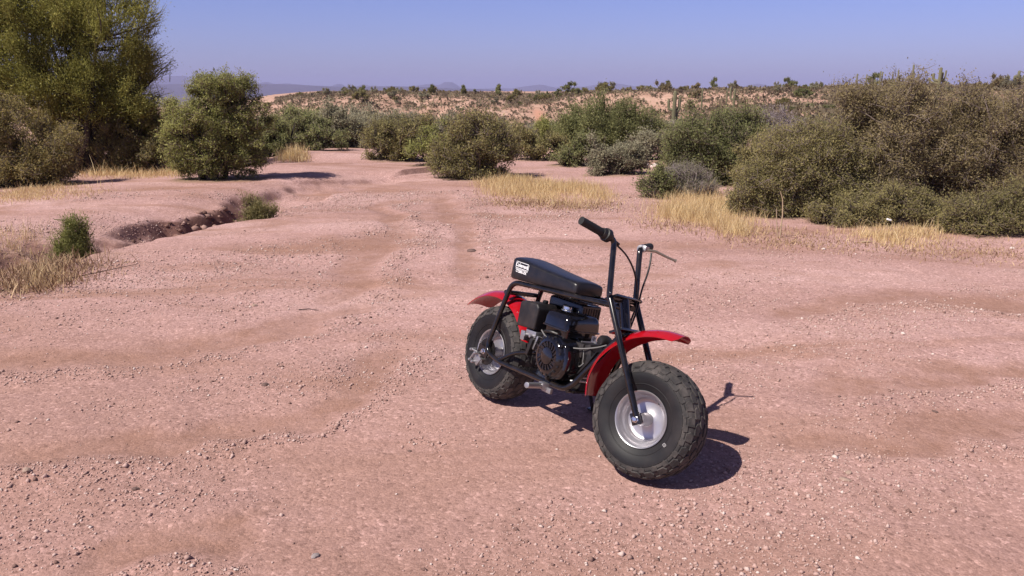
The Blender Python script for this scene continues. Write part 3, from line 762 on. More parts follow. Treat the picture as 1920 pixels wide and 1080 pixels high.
def curve_paths(A, B, r, bend, L=6, lift=.0):
    n = len(A); t = np.linspace(0, 1, L)[None, :, None]; d = np.linalg.norm(B - A, axis=1)[:, None]
    C = (A + B) / 2 + r.normal(size=(n, 3)) * bend * d + np.array([0, 0, 1]) * lift * d
    return A[:, None] * (1 - t) ** 2 + C[:, None] * 2 * t * (1 - t) + B[:, None] * t * t

def leaves(P, D, r, ll, lw, tint):
    n = len(P); S = unit(np.cross(D, rdir(r, n) * .58 + np.array([-.35, -.28, .75]))); k_ = np.clip(r.lognormal(-.08, .38, (n, 1)), .4, 2.0); l = ll * k_ * r.uniform(.8, 1.2, (n, 1)); w = lw * k_ * r.uniform(.7, 1.2, (n, 1))
    V = np.stack([P, P + D * l * .5 + S * w * .5, P + D * l, P + D * l * .5 - S * w * .5], 1).reshape(-1, 3)
    return V, np.arange(4 * n).reshape(-1, 4), np.repeat(tint, 4)

BARK = simple('dark_bark', (.050, .036, .030), .9, var=.4, vscale=12)
BARK_MID = simple('brown_twigs', (.15, .115, .085), .9, var=.4, vscale=12)
BARK_DULL = simple('dull_twigs', (.17, .13, .11), .9, var=.4, vscale=12)
BARK_GREY = simple('grey_bark', (.24, .195, .19), .9, var=.35, vscale=12)
BARK_PALE = simple('pale_dry_wood', (.42, .31, .20), .9, var=.25, vscale=12)
LM = {
 'paloverde': leafmat('paloverde_leaves', (.18, .165, .05), (.355, .34, .088), (.53, .49, .155)),
 'olive': leafmat('olive_leaves', (.15, .135, .06), (.31, .27, .115), (.48, .40, .18)),
 'rusty': leafmat('rusty_olive_leaves', (.17, .135, .06), (.31, .26, .10), (.48, .36, .15)),
 'green': leafmat('mesquite_green_leaves', (.125, .135, .06), (.265, .27, .112), (.43, .43, .19)),
 'fresh': leafmat('yellow_green_leaves', (.17, .175, .06), (.33, .33, .11), (.49, .47, .18)),
 'grey': leafmat('grey_green_leaves', (.18, .17, .115), (.36, .335, .22), (.54, .49, .34)),
 'brown': leafmat('brown_green_leaves', (.165, .128, .068), (.305, .245, .125), (.43, .345, .19)),
 'scrub': leafmat('hill_scrub_leaves', (.10, .075, .055), (.19, .15, .095), (.34, .28, .18)),
 'bare': leafmat('dead_twigs', (.16, .13, .135), (.27, .225, .235), (.42, .35, .36), trans=0),
 'straw': leafmat('dry_straw', (.42, .285, .135), (.66, .49, .255), (.80, .65, .41), rough=.6, trans=.25),
 'litter': leafmat('dry_litter', (.17, .10, .06), (.34, .22, .13), (.55, .39, .24), trans=0),
}
PX1K = 1024 / 1920 * FPX          # pixels per radian in the 1024 wide picture

def crown_geometry(lobes, base, Y, r, style, dens=1.0, leafscale=1.0, gap=.25, floor=None, big=False):
    """lobes: (centre, radii) in metres. returns crown arrays and stem arrays relative to base"""
    up = {'broom': .95, 'mesq': .25, 'dome': .6, 'bare': .7}[style]
    px = Y / PX1K; ll = max(.015, 1.75 * px) * leafscale; lw = ll * {'broom': .30, 'mesq': .40, 'dome': .46, 'bare': .16}[style]
    area = sum(math.pi * R[0] * R[2] for C, R in lobes)
    nl = int(dens * 3.4 * area / (ll * lw * .5))
    per = {'broom': 26, 'mesq': 30, 'dome': 24, 'bare': 12}[style]; ns = max(24, nl // per)
    wgt = np.array([(R[0] * R[1] + R[0] * R[2] + R[1] * R[2]) for C, R in lobes]); wgt = wgt / wgt.sum()
    sd = int(r.integers(1e6)); tips = []; outs = []; cnt = 0; nc = max(10, ns // 11)
    meanr = float(np.mean([np.mean(R) for C, R in lobes]))
    while cnt < nc:
        m = nc * 2; li = r.choice(len(lobes), m, p=wgt); d = rdir(r, m)
        C = np.array([l[0] for l in lobes])[li]; Rr = np.array([l[1] for l in lobes])[li]
        am = 1.4 if style == 'mesq' else 1.0; bump = 1 + am * .26 * noise3(d[:, 0] * 2.6 + li * 9, d[:, 1] * 2.6, d[:, 2] * 2.6, sd) + am * .13 * noise3(d[:, 0] * 7 + li * 9, d[:, 1] * 7, d[:, 2] * 7, sd)
        rr = np.clip(1.0 - np.abs(r.normal(0, .27, m)), .12, 1.0)
        P = C + d * Rr * (rr * bump)[:, None]
        fs = .42 * meanr + .12
        keep = noise3(P[:, 0] / fs, P[:, 1] / fs, P[:, 2] / fs, sd + 5) + .35 * noise3(P[:, 0] / fs * 2.7, P[:, 1] / fs * 2.7, P[:, 2] / fs * 2.7, sd + 6) > -gap * 1.0 + r.uniform(-.22, .10, m)
        gz = terrain(P[:, 0], P[:, 1]) if floor is None else np.full(m, floor)
        keep &= P[:, 2] > gz + .04
        tips.append(P[keep]); outs.append(d[keep]); cnt += int(keep.sum())
        if len(tips) > 40: break
    cen = np.concatenate(tips)[:nc]; co_ = np.concatenate(outs)[:nc]; nc = len(cen)
    cr = min(.30, .24 * meanr + .03) * r.uniform(.55, 1.25, nc); ci = r.integers(0, nc, ns); e = rdir(r, ns)
    tips = cen[ci] + e * (cr[ci] * r.uniform(.2, 1, ns) ** .5)[:, None] * np.array([1.1, 1.1, .8]); outs = unit(co_[ci] * .7 + e)
    wis = r.uniform(0, 1, ns) < (.10 if style == 'mesq' else .05); tips[wis] += (co_[ci][wis] * .6 + np.array([0, 0, .5])) * meanr * r.uniform(.08, .34, (int(wis.sum()), 1))
    gz = terrain(tips[:, 0], tips[:, 1]) if floor is None else np.full(ns, floor); ok = tips[:, 2] > gz + .03; tips, outs = tips[ok], outs[ok]; ns = len(tips)
    sl = meanr * {'broom': .60, 'mesq': .34, 'dome': .34, 'bare': .55}[style] + .05
    sl = min(sl, {'broom': .9, 'mesq': .42, 'dome': .34, 'bare': .7}[style] * max(1, Y / 18))
    D = unit(outs * .75 + np.array([0, 0, up]) + r.normal(size=(ns, 3)) * .45)
    if style == 'mesq': D[:, 2] -= .15 * r.uniform(0, 1, ns); D = unit(D)
    if big:     # sprays of a tall tree fan outwards from its middle
        mid = np.mean([l[0] for l in lobes], 0) - np.array([0, 0, 1.0]); sl = .42; D = unit(unit(tips - mid) * 1.0 + outs * .5 + np.array([0, 0, .25]) + r.normal(size=(ns, 3)) * .45)
    L = sl * r.uniform(.55, 1.25, (ns, 1)); S0 = tips - D * L * .75
    # leaves along the sprays
    t = r.uniform(.12, 1.0, (ns, per, 1)); spread = sl * {'broom': .17, 'mesq': .22, 'dome': .25, 'bare': .28}[style]
    P = S0[:, None] + D[:, None] * (L[:, None] * t) + r.normal(size=(ns, per, 3)) * spread * (.5 + .6 * t)
    dd = unit(D[:, None] * {'broom': 1.1, 'mesq': .45, 'dome': .7, 'bare': 1.0}[style] + r.normal(size=(ns, per, 3)) * .75)
    tn = np.clip(r.normal(.5, .15, (ns, 1)) + r.normal(0, .10, (ns, per)) + .20 * noise3(tips[:, 0] * .9, tips[:, 1] * .9, tips[:, 2] * .9, sd + 8)[:, None], 0, 1)
    P = P.reshape(-1, 3); dd = dd.reshape(-1, 3); tn = tn.reshape(-1)
    gz = terrain(P[:, 0], P[:, 1]) if floor is None else np.full(len(P), floor)
    ok = P[:, 2] > gz + .01
    lf = leaves(P[ok] - base, dd[ok], r, ll, lw, tn[ok])
    tw = tubes(np.stack([S0, S0 + D * L * .5 + r.normal(size=(ns, 3)) * .02, S0 + D * L], 1) - base, np.tile(np.array([.0045, .003, .0012]) * max(1, Y / 9), (ns, 1)), 3)
    return lf, tw, tips, S0

def stems_geometry(base, tips, S0, r, n_stem, rad, spread, lobes):
    n_stem = min(n_stem, len(S0)); pick = r.choice(len(S0), n_stem, replace=False)
    cen = np.mean([l[0] for l in lobes], 0)
    B = S0[pick] * .8 + cen * .2
    A = np.array(base) + np.concatenate([np.clip(r.normal(size=(n_stem, 2)), -1.3, 1.3) * spread * .6, np.full((n_stem, 1), -.06)], 1)
    L = 8; P = curve_paths(A, B, r, .10, L, -.02); P[:, 1:-1] += r.normal(size=(n_stem, L - 2, 3)) * .012 * np.linalg.norm(B - A, axis=1)[:, None, None]
    rr = rad * r.uniform(.5, 1.1, (n_stem, 1)) * np.linspace(1, .28, L)[None]
    V1, F1 = tubes(P - base, rr, 6)
    # secondary limbs to the sprays
    m = min(len(S0), 420); q = r.choice(len(S0), m, replace=False); nodes = P[:, 2:].reshape(-1, 3)
    d = np.linalg.norm(S0[q][:, None] - nodes[None], axis=2) + .35 * np.maximum(0, nodes[None, :, 2] - S0[q][:, None, 2]); j = d.argmin(1)
    P2 = curve_paths(nodes[j], S0[q], r, .12, 5); rr2 = rad * .26 * r.uniform(.6, 1.2, (m, 1)) * np.linspace(1, .35, 5)[None]
    V2, F2 = tubes(P2 - base, rr2, 4)
    return np.concatenate([V1, V2]), np.concatenate([F1, F2 + len(V1)])

def crown_mesh(lf, tw, lm, bark):
    V = np.concatenate([lf[0], tw[0]]); F = np.concatenate([lf[1], tw[1] + len(lf[0])]); t = np.concatenate([lf[2], np.full(len(tw[0]), .3)])
    me = np_mesh('crown', V, F, t); me.materials.append(lm); me.materials.append(bark)
    mi = np.zeros(len(F), np.int32); mi[len(lf[1]):] = 1; me.polygons.foreach_set('material_index', mi)
    return me

SEED = [100]
def plant(name, label, cat, lobes_px, Y, leaf, style, base_px=None, dens=1.0, gap=.25, n_stem = 9, rad=.035, spread=.12, bark=None, group=None, litter=1.0, leafscale=1.0, big=False):
    SEED[0] += 1; r = np.random.default_rng(SEED[0])
    lobes = []
    for l in lobes_px:
        px, py, rx, rz = l[:4]; dY = l[4] if len(l) > 4 else 0; c = at(px, py, Y + dY); k = (Y + dY) / FPX
        R = np.array([rx * k, (l[5] if len(l) > 5 else .85) * rx * k, rz * k]); g = hz(c[0], c[1])
        if cat != 'tree' and 0 < c[2] - R[2] - g < .75: t_ = c[2] + R[2]; c = c.copy(); c[2] = (t_ + g - .08) / 2; R[2] = (t_ - g + .08) / 2     # skirts reach the ground
        lobes.append((c, R))
    if base_px is None: bx = float(np.average([c[0] for c, R in lobes], weights=[R[0] for c, R in lobes])); by = Y
    else: bx = at(base_px, 300, Y)[0]; by = Y
    base = np.array([bx, by, hz(bx, by)])
    lf, tw, tips, S0 = crown_geometry(lobes, base, Y, r, style, dens, leafscale, gap, big=big)
    root = empty(name, base); tag(root, label, cat, group)
    bk = bark or BARK
    link('crown', crown_mesh(lf, tw, LM[leaf], LM[leaf] if style == 'broom' else (BARK_MID if bk is BARK else bk)), root)
    V, F = stems_geometry(base, tips, S0, r, n_stem, rad, spread, lobes)
    me = np_mesh('trunk', V, F); me.polygons.foreach_set('use_smooth', np.ones(len(F), bool)); link('trunk', me, root, [bk])
    if litter > 0:
        for c, R in lobes:
            if c[2] - R[2] < base[2] + .5: LITTER.append((c[0], c[1], R[0] * 1.0 * litter))
    return root

# ---- the left side
plant('palo_verde_tree', 'tall yellow-green palo verde tree filling the upper left corner', 'tree',
      [(60, 70, 120, 85), (205, 85, 85, 95), (110, 165, 150, 60), (262, 185, 38, 48, -.3), (-60, 110, 110, 120), (160, 0, 125, 55), (40, -20, 100, 60), (235, 130, 60, 40), (150, 215, 110, 38, .8), (185, 245, 75, 40, .9), (120, 255, 60, 35, 1.0),  (275, 110, 25, 60), (265, 225, 42, 32, .2)],
      15.8, 'paloverde', 'broom', base_px=165, dens=.68, gap=.10, n_stem=26, rad=.075, spread=.22, litter=.6, big=True)
plant('mesquite_bush', 'rusty olive bush under the tall tree at the left edge', 'bush',
      [(35, 245, 80, 55), (105, 275, 50, 42), (-40, 240, 80, 70), (60, 290, 70, 35), (0, 215, 45, 35)], 13.0, 'rusty', 'mesq', dens=.95, n_stem=12)
plant('mesquite_bush', 'dark shaded bush between the tall tree and the rounded mesquite', 'bush',
      [(275, 245, 48, 52), (228, 252, 44, 46), (305, 280, 40, 34), (320, 232, 36, 42), (200, 280, 40, 34), (260, 288, 40, 26), (335, 285, 36, 36), (345, 250, 30, 40)], 15.8, 'olive', 'mesq', dens=.9, n_stem=10, gap=.12)
plant('mesquite_tree', 'rounded green mesquite casting a long shadow onto the track', 'tree',
      [(412, 205, 76, 64), (380, 250, 66, 46), (452, 235, 46, 60), (350, 230, 42, 42), (415, 170, 62, 34), (455, 195, 40, 44), (350, 285, 30, 26), (400, 300, 66, 36), (352, 308, 34, 26), (450, 300, 42, 34), (485, 292, 14, 22)],
      13.3, 'fresh', 'mesq', base_px=395, dens=1.05, gap=.42, n_stem=14, rad=.05, spread=.25)
plant('creosote_bush', 'grey-green bush just right of the rounded mesquite', 'bush',
      [(505, 258, 40, 40), (535, 245, 32, 30), (490, 285, 28, 20), (515, 290, 30, 14), (480, 250, 30, 40)], 19.0, 'green', 'mesq', dens=.9)
# ---- the middle
plant('creosote_bush', 'low grey-green bush behind the sandy mound at the end of the track', 'bush', [(585, 252, 46, 32), (555, 240, 36, 30), (620, 255, 36, 30)], 23.5, 'green', 'mesq')
plant('creosote_bush', 'taller dark bush rising behind the sandy mound', 'bush', [(645, 240, 48, 38), (675, 256, 38, 30), (620, 225, 32, 26)], 25.5, 'grey', 'mesq')
plant('creosote_bush', 'olive bush at the right end of the track left of the dense olive-brown bush', 'bush',
      [(745, 256, 56, 44), (712, 262, 36, 38), (780, 244, 44, 38), (740, 288, 50, 18)], 18.3, 'olive', 'dome', dens=.9)
plant('creosote_bush', 'small green bush tucked in front of the olive bush', 'bush', [(800, 280, 42, 30), (830, 292, 34, 28), (820, 258, 40, 34)], 16.4, 'fresh', 'dome', dens=.8)
plant('mesquite_bush', 'dense olive-brown bush straight behind the black seat at the edge of the golden grass', 'bush',
      [(905, 248, 62, 42), (885, 292, 70, 34), (925, 290, 42, 38), (850, 262, 40, 34), (880, 318, 50, 16)], 14.7, 'olive', 'dome', dens=1.05, n_stem=14, bark=BARK_DULL)
plant('creosote_bush', 'dull green bush behind the golden grass left of the broom-like shrub', 'bush', [(1000, 272, 42, 32), (1040, 278, 35, 28), (980, 255, 25, 26)], 18.6, 'olive', 'dome', dens=.9)
plant('paloverde_shrub', 'yellow-green shrub peeping between two grey-green bushes at mid distance', 'shrub', [(1030, 245, 40, 24), (1060, 250, 25, 20)], 23.0, 'fresh', 'broom', dens=.8)
plant('paloverde_shrub', 'broad broom-like green shrub with upright stems above the handlebar', 'shrub',
      [(1125, 225, 78, 42), (1085, 240, 45, 38), (1165, 232, 55, 38), (1140, 255, 70, 25), (1215, 228, 34, 30)], 21.5, 'green', 'broom', dens=.85, n_stem=22, rad=.03, spread=.3)
plant('creosote_bush', 'rounded grey-green bush right of the golden grass', 'bush', [(1150, 300, 50, 32), (1120, 292, 32, 28), (1180, 290, 38, 28)], 15.2, 'grey', 'dome', dens=.95)
plant('creosote_bush', 'faded bush filling the gap below the tall cactus', 'bush', [(1225, 272, 48, 28), (1200, 260, 35, 22), (1260, 285, 30, 25)], 18.5, 'grey', 'dome', dens=.85)
plant('mesquite_bush', 'big rich green rounded bush right of the tall cactus', 'bush',
      [(1335, 250, 78, 50), (1290, 275, 55, 42), (1390, 270, 55, 48), (1345, 300, 75, 30), (1400, 225, 35, 25)], 13.8, 'green', 'dome', dens=1.1, n_stem=16)
plant('creosote_bush', 'low green bush at the edge of the bare dirt left of the grey twigs', 'bush', [(1222, 345, 30, 22), (1245, 335, 28, 20)], 12.0, 'green', 'dome', dens=.9)
plant('dead_shrub', 'grey-green twiggy shrub between the low green bush and the right thicket', 'shrub', [(1275, 335, 45, 26), (1300, 340, 40, 24), (1255, 350, 30, 16)], 12.3, 'grey', 'bare', dens=.8, gap=.15, bark=BARK_GREY)
plant('dead_shrub', 'purplish bare shrub behind the rich green bush', 'shrub', [(1455, 225, 40, 26), (1480, 240, 28, 20)], 18.5, 'bare', 'bare', dens=.7, gap=.1, bark=BARK_GREY)
plant('creosote_bush', 'wide grey-green bush in the middle distance left of the olive bush', 'bush', [(690, 236, 58, 32), (650, 232, 48, 26), (730, 232, 44, 26)], 31.0, 'grey', 'mesq')
plant('creosote_bush', 'greyish thin-topped shrub behind the olive bush left of the dense brown one', 'bush', [(790, 238, 50, 26), (835, 232, 40, 22), (745, 234, 34, 20)], 27.0, 'grey', 'broom', dens=.8)
plant('creosote_bush', 'dark green bush at mid distance below the first ridge trees', 'bush', [(570, 230, 42, 28), (540, 236, 34, 26), (605, 226, 34, 24)], 34.0, 'green', 'mesq')
plant('creosote_bush', 'low green bush beyond the bare dirt left of the rounded grey-green bush', 'bush', [(1075, 282, 36, 24), (1050, 292, 30, 16), (1100, 270, 30, 26)], 17.2, 'green', 'dome', dens=.85)
plant('creosote_bush', 'olive bush between the rich green bush and the thicket', 'bush', [(1440, 270, 45, 36), (1475, 262, 40, 34), (1420, 290, 36, 30)], 12.8, 'olive', 'mesq', dens=.8)
# ---- the right thicket
plant('mesquite_bush', 'olive left shoulder of the big right thicket beside the second grass patch', 'bush',
      [(1450, 350, 80, 58), (1500, 300, 80, 60), (1430, 395, 62, 34), (1520, 390, 75, 42), (1400, 375, 45, 40), (1490, 420, 70, 20), (1540, 345, 70, 70), (1560, 400, 60, 38), (1480, 275, 60, 45), (1545, 300, 65, 60), (1600, 370, 70, 55)], 10.2, 'olive', 'mesq', dens=1.0, n_stem=14, rad=.03, spread=.35, bark=BARK_DULL, gap=.14)
plant('mesquite_bush', 'tallest brown-topped mesquite of the right thicket', 'bush',
      [(1650, 260, 110, 75), (1580, 240, 65, 62), (1720, 230, 95, 62), (1640, 340, 120, 70), (1740, 330, 90, 70), (1570, 320, 60, 60), (1620, 195, 60, 35), (1700, 180, 75, 32), (1660, 400, 100, 40), (1770, 390, 60, 45)], 10.6, 'brown', 'mesq', dens=1.0, n_stem=24, rad=.05, spread=.5, bark=BARK_DULL, gap=.12)
plant('mesquite_bush', 'brown mesquite running off the right edge of the picture', 'bush',
      [(1850, 250, 90, 70), (1940, 260, 90, 80), (1800, 205, 60, 40), (1860, 340, 90, 60), (1970, 360, 90, 80), (1780, 260, 60, 60)], 10.4, 'brown', 'mesq', dens=1.0, n_stem=20, rad=.05, spread=.4, bark=BARK_DULL, gap=.14)
plant('mesquite_bush', 'low olive bush at the front right foot of the thicket', 'bush',
      [(1840, 405, 75, 45), (1900, 400, 70, 52), (1790, 420, 35, 30), (1850, 435, 60, 22)], 8.9, 'olive', 'mesq', dens=1.0, n_stem=10, spread=.3)
plant('mesquite_bush', 'low olive bush at the foot of the thicket above the straw-coloured grass', 'bush',
      [(1570, 405, 60, 34), (1620, 395, 60, 34), (1690, 385, 60, 40), (1740, 400, 40, 32)], 9.5, 'olive', 'mesq', dens=.9, n_stem=10, spread=.4)
# ---- small green plants on the bare ground
plant('desert_broom', 'small upright green tuft beside the gully at the left', 'shrub', [(133, 438, 30, 32), (140, 418, 24, 24)], 7.85, 'fresh', 'broom', dens=.75, n_stem=26, rad=.006, spread=.04, gap=.6)
plant('desert_broom', 'low green tuft growing in the cut bank of the gully', 'shrub', [(490, 383, 32, 14), (470, 386, 18, 12)], 10.15, 'olive', 'broom', dens=1.0, n_stem=18, rad=.006, spread=.12, gap=.6)

# ---- repeated background shrubs: build a few kinds, copy each with its parts
def proto_plant(name, leaf, style, dens, seed, Y, rx=.9, rz=.62, bark=None, gap=.3):
    r = np.random.default_rng(seed); lobes = []
    for k in range(5):
        a = r.uniform(0, 6.28); q = r.uniform(.1, .5) if k else 0
        lobes.append((np.array([math.cos(a) * q * rx, math.sin(a) * q * rx, rz * r.uniform(.75, 1.25)]), np.array([rx, rx, rz]) * r.uniform(.45, .72)))
    base = np.zeros(3)
    lf, tw, tips, S0 = crown_geometry(lobes, base, Y, r, style, dens, 1.0, gap, floor=0.0)
    V, F = stems_geometry(base, tips, S0, r, 9, .03, .12, lobes)
    cm = crown_mesh(lf, tw, LM[leaf], bark or BARK_MID); tm = np_mesh('trunk', V, F); tm.materials.append(bark or BARK)
    root = empty(name, (0, 0, 0)); link('crown', cm, root); link('trunk', tm, root)
    return root
USED = set()
def place(proto, x, y, s, label, cat, group, rz=0.0, sz=1.0):
    if proto.name in USED:
        kids = list(proto.children); o = proto.copy(); COL.objects.link(o)
        for c in kids: d = c.copy(); COL.objects.link(d); d.parent = o
    else: USED.add(proto.name); o = proto
    o.location = (x, y, hz(x, y) - .05 * s); o.rotation_euler = (0, 0, rz); o.scale = (s, s, s * sz)
    tag(o, label, cat, group); return o

rr = np.random.default_rng(5)
wash = [proto_plant('wash_shrub', 'grey', 'dome', .8, 1, 34), proto_plant('wash_shrub', 'green', 'mesq', .8, 2, 34), proto_plant('wash_shrub', 'olive', 'dome', .8, 3, 34), proto_plant('wash_shrub', 'green', 'broom', .75, 4, 34), proto_plant('wash_shrub', 'grey', 'bare', .9, 6, 34, bark=BARK_GREY), proto_plant('wash_shrub', 'brown', 'mesq', .8, 7, 34)]
WL = 'grey-green shrub in the wash crowded between the nearer bushes and the pale hill'
k = 0
for Y in (25, 28, 32, 37, 43, 50, 58, 67, 77):
    px = 300 + rr.uniform(0, 40)
    while px < 1560:
        x = (px - 960) / FPX * Y; pt = rr.uniform(224, 258) - (8 if px < 720 else 0); s = float(np.clip((at(px, pt, Y)[2] - hz(x, Y)) / 1.12, .45, 1.9))
        if not (480 < px < 720 and Y < 25):
            place(wash[int(rr.integers(6))] if k > 5 else wash[k], x, Y + rr.uniform(-1.5, 1.5), s, WL, 'shrub', 'shrubs crowded in the wash', rr.uniform(0, 6.28), rr.uniform(.85, 1.2)); k += 1
        px += rr.uniform(.8, 1.6) * s * 1.5 / Y * FPX
hillp = [proto_plant('hill_shrub', 'olive', 'dome', .75, 21, 48), proto_plant('hill_shrub', 'green', 'dome', .75, 22, 48), proto_plant('hill_shrub', 'grey', 'mesq', .75, 23, 48), proto_plant('hill_shrub', 'brown', 'dome', .75, 24, 48)]
k = 0
while k < 230:
    Y = rr.uniform(66, 190); px = rr.uniform(500, 1925)
    if Y < 84 and px < 1150: continue
    if abs(px - 1012) < 14 and 70 < Y < 112: continue
    if px < 560 and Y > 120: continue
    s = float(np.clip(rr.lognormal(-.62, .42), .25, 1.3)) * (1.0 + Y / 260)
    place(hillp[int(rr.integers(4))] if k > 3 else hillp[k], (px - 960) / FPX * Y, Y, s, 'small dark shrub dotted over the pale desert hill', 'shrub', 'shrubs dotted over the hill', rr.uniform(0, 6.28), rr.uniform(.8, 1.1)); k += 1
# skyline trees and bushes, one by one
for (px, hpx, wpx, Y, pr, lab) in (
        (622, 22, 30, 118, 2, 'dark wind-thinned tree at the left end of the skyline above the pale bluff'),
        (655, 12, 26, 122, 0, 'low skyline bush right of the dark leftmost ridge tree'),
        (712, 20, 20, 120, 2, 'small narrow tree on the ridge below the first blue peak'),
        (741, 24, 24, 122, 0, 'upright dark green tree on the ridge right of the twin peaks'),
        (815, 22, 28, 120, 1, 'round light green bush on the ridge before the broad blue mountain'),
        (871, 24, 32, 124, 1, 'rounded green bush on the ridge just right of the broad blue mountain'),
        (937, 28, 34, 150, 1, 'two-topped dark green tree on the skyline above the dense olive-brown bush'),
        (968, 24, 22, 130, 0, 'slim green tree in the row right of the two-topped skyline tree'),
        (1018, 20, 34, 128, 0, 'pale bush on the crest straight above the orange bare patch'),
        (1070, 28, 48, 140, 1, 'feathery wide green tree at the right end of the crest row'),
        (1134, 26, 34, 170, 2, 'single dark tree on the skyline left of the tall cactus'),
        (1200, 20, 40, 125, 0, 'grey-green bush below the skyline left of the tall cactus'),
        (1243, 26, 38, 140, 1, 'pale green dome-shaped tree touching the top of the tall cactus'),
        (1329, 28, 26, 150, 1, 'light green tree with a loose top on the skyline right of the tall cactus'),
        (1392, 14, 20, 160, 2, 'small dark bush on the skyline behind the double cactus'),
        (1445, 20, 20, 165, 2, 'small dark round tree on the skyline left of the thicket'),
        (1474, 22, 34, 160, 1, 'flat pale green tree on the skyline just left of the thicket'),
        (1492, 20, 40, 92, 1, 'dark green bush on the slope below the skyline left of the thicket'),
        (1835, 30, 30, 60, 0, 'thin airy tree above the thicket near the right edge')):
    x = (px - 960) / FPX * Y; s = wpx / FPX * Y / 2 / .95
    place(hillp[pr], x, Y, s, lab, 'tree' if 'tree' in lab else 'bush', 'plants along the skyline', rr.uniform(0, 6.28), hpx / wpx * 1.35)
# low scrub too thick to count
def scrub():
    r = np.random.default_rng(77); n = 21000
    Y = 60 + 140 * r.uniform(0, 1, n) ** 1.3; px = r.uniform(470, 2000, n); X = (px - 960) / FPX * Y
    ok = ~((np.abs(px - 1012 + (Y - 92) * .6) < 11) & (Y < 110)) & ~((px < 530) & (Y > 122)); X, Y = X[ok], Y[ok]
    den = noise3(X * .12, Y * .12, 0, 7); q = den > -.95; X, Y = X[q], Y[q]; n = len(X); Z = terrain(X, Y)
    m = 9; s = r.uniform(.10, .40, (n, 1, 1)); d = rdir(r, n * m).reshape(n, m, 3); d[..., 2] = np.abs(d[..., 2])
    P = np.stack([X, Y, Z], 1)[:, None] + d * s * np.array([1.3, 1.3, .7]); D = unit(d + r.normal(size=d.shape) * .5)
    t = np.clip(r.normal(.5, .25, (n, 1)) + r.normal(0, .12, (n, m)), 0, 1)
    V, F, tt = leaves(P.reshape(-1, 3), D.reshape(-1, 3), r, .26, .20, t.reshape(-1))
    tag(link('scrub', np_mesh('scrub', V, F, tt), None, [LM['scrub']]), 'low olive scrub speckling the pale hillside', None, None, 'stuff')
scrub()

# ---- cacti
CACT = simple('saguaro_skin', (.15, .14, .075), .75, var=.3, vscale=3)
def ribbed(mb, pts, r, n=11):
    P = [Vector(p) for p in pts]; Q = [P[0]]
    for i in range(1, len(P) - 1):
        a, b, c = P[i - 1], P[i], P[i + 1]; f = min((a - b).length, (c - b).length) * .48
        p0, p2 = b + (a - b).normalized() * f, b + (c - b).normalized() * f
        for k in range(6): t = k / 5; Q.append(p0 * (1 - t) ** 2 + b * 2 * t * (1 - t) + p2 * t * t)
    Q.append(P[-1]); tip = (Q[-1] - Q[-2]).normalized(); e = Q.pop(); 
    Q.append(e - tip * r * .9); Q += [e - tip * r * .35, e]; rs = [r] * (len(Q) - 2) + [r * .75, r * .15]
    b0 = len(mb.v); mb.tube(Q, rs, n * 2)
    for i, p in enumerate(Q):
        for k in range(n * 2):
            if k % 2: v = Vector(mb.v[b0 + i * n * 2 + k]); mb.v[b0 + i * n * 2 + k] = tuple(p + (v - p) * .80)
def cactus(label, px, pytop, pybase, Y, w, arms, group=None):
    b = at(px, pybase, Y); t = at(px, pytop, Y); x = b[0]; g = hz(x, Y); z0 = min(g, b[2]) - .1; H = t[2] - g; k = Y / FPX
    root = empty('saguaro_cactus', (x, Y, g)); tag(root, label, 'cactus', group)
    m = MB(); ribbed(m, [(0, 0, -.3), (0, 0, H * .5), (w * k * .2, 0, H)], w * k / 2); m.build('stem', CACT, root, angle=80)
    for (dx, y0, y1, tw) in arms:
        z0_, z1 = t[2] - g - (y0 - pytop) * k, t[2] - g - (y1 - pytop) * k
        a = MB(); ribbed(a, [(0, 0, z0_), (dx * k, .15, z0_ + abs(dx) * k * .25), (dx * k * 1.08, .15, z1)], tw * k / 2, 9); a.build('arm', CACT, root, angle=80)
cactus('tall many-armed saguaro cactus standing right of the broom-like shrub', 1262, 170, 238, 62, 7, [(-9, 205, 186, 5), (10, 208, 180, 5.5), (6, 222, 202, 5), (14, 225, 214, 4)])
cactus('double-stemmed dark saguaro on the slope above the rich green bush', 1376, 166, 190, 88, 4.5, [(-6, 186, 164, 4), ])
cactus('thin dark pole-like saguaro between the tall cactus and the double one', 1316, 166, 186, 95, 3, [])
cactus('slender saguaro just left of the double-stemmed one', 1363, 165, 182, 95, 2.5, [])
cactus('bare pole-like saguaro stem rising from the left part of the thicket', 1602, 138, 190, 38, 2.6, [])
cactus('thin saguaro stem right of the pole-like one above the thicket', 1620, 139, 190, 40, 2.4, [])
cactus('saguaro with short side arms rising above the middle of the thicket', 1705, 121, 190, 42, 3.4, [(-4, 150, 140, 2.6), (4.5, 148, 133, 2.8)])
cactus('many-stemmed yellowish cactus poking out of the top of the thicket', 1757, 126, 180, 30, 5.5, [(-7, 150, 136, 5), (8, 150, 134, 5), (-13, 155, 144, 4.5), (14, 152, 131, 3)])
cactus('group of short cactus stems above the thicket right of the pole-like stems', 1645, 133, 190, 40, 2.6, [(6, 160, 134, 2.4), (-5, 165, 147, 2.4)])
cactus('cluster of cactus stems left of the short-armed saguaro', 1678, 131, 190, 41, 2.8, [(-6, 155, 138, 2.6), (6, 158, 140, 2.6), (-12, 160, 144, 2.4)])
cactus('saguaro with a raised arm near the right edge of the picture', 1906, 132, 165, 105, 5, [(5, 148, 140, 4)])
cactus('leftmost plain saguaro of the three at the right edge', 1899, 141, 165, 107, 4, [])
cactus('rightmost plain saguaro of the three at the right edge', 1916, 140, 165, 107, 4, [])

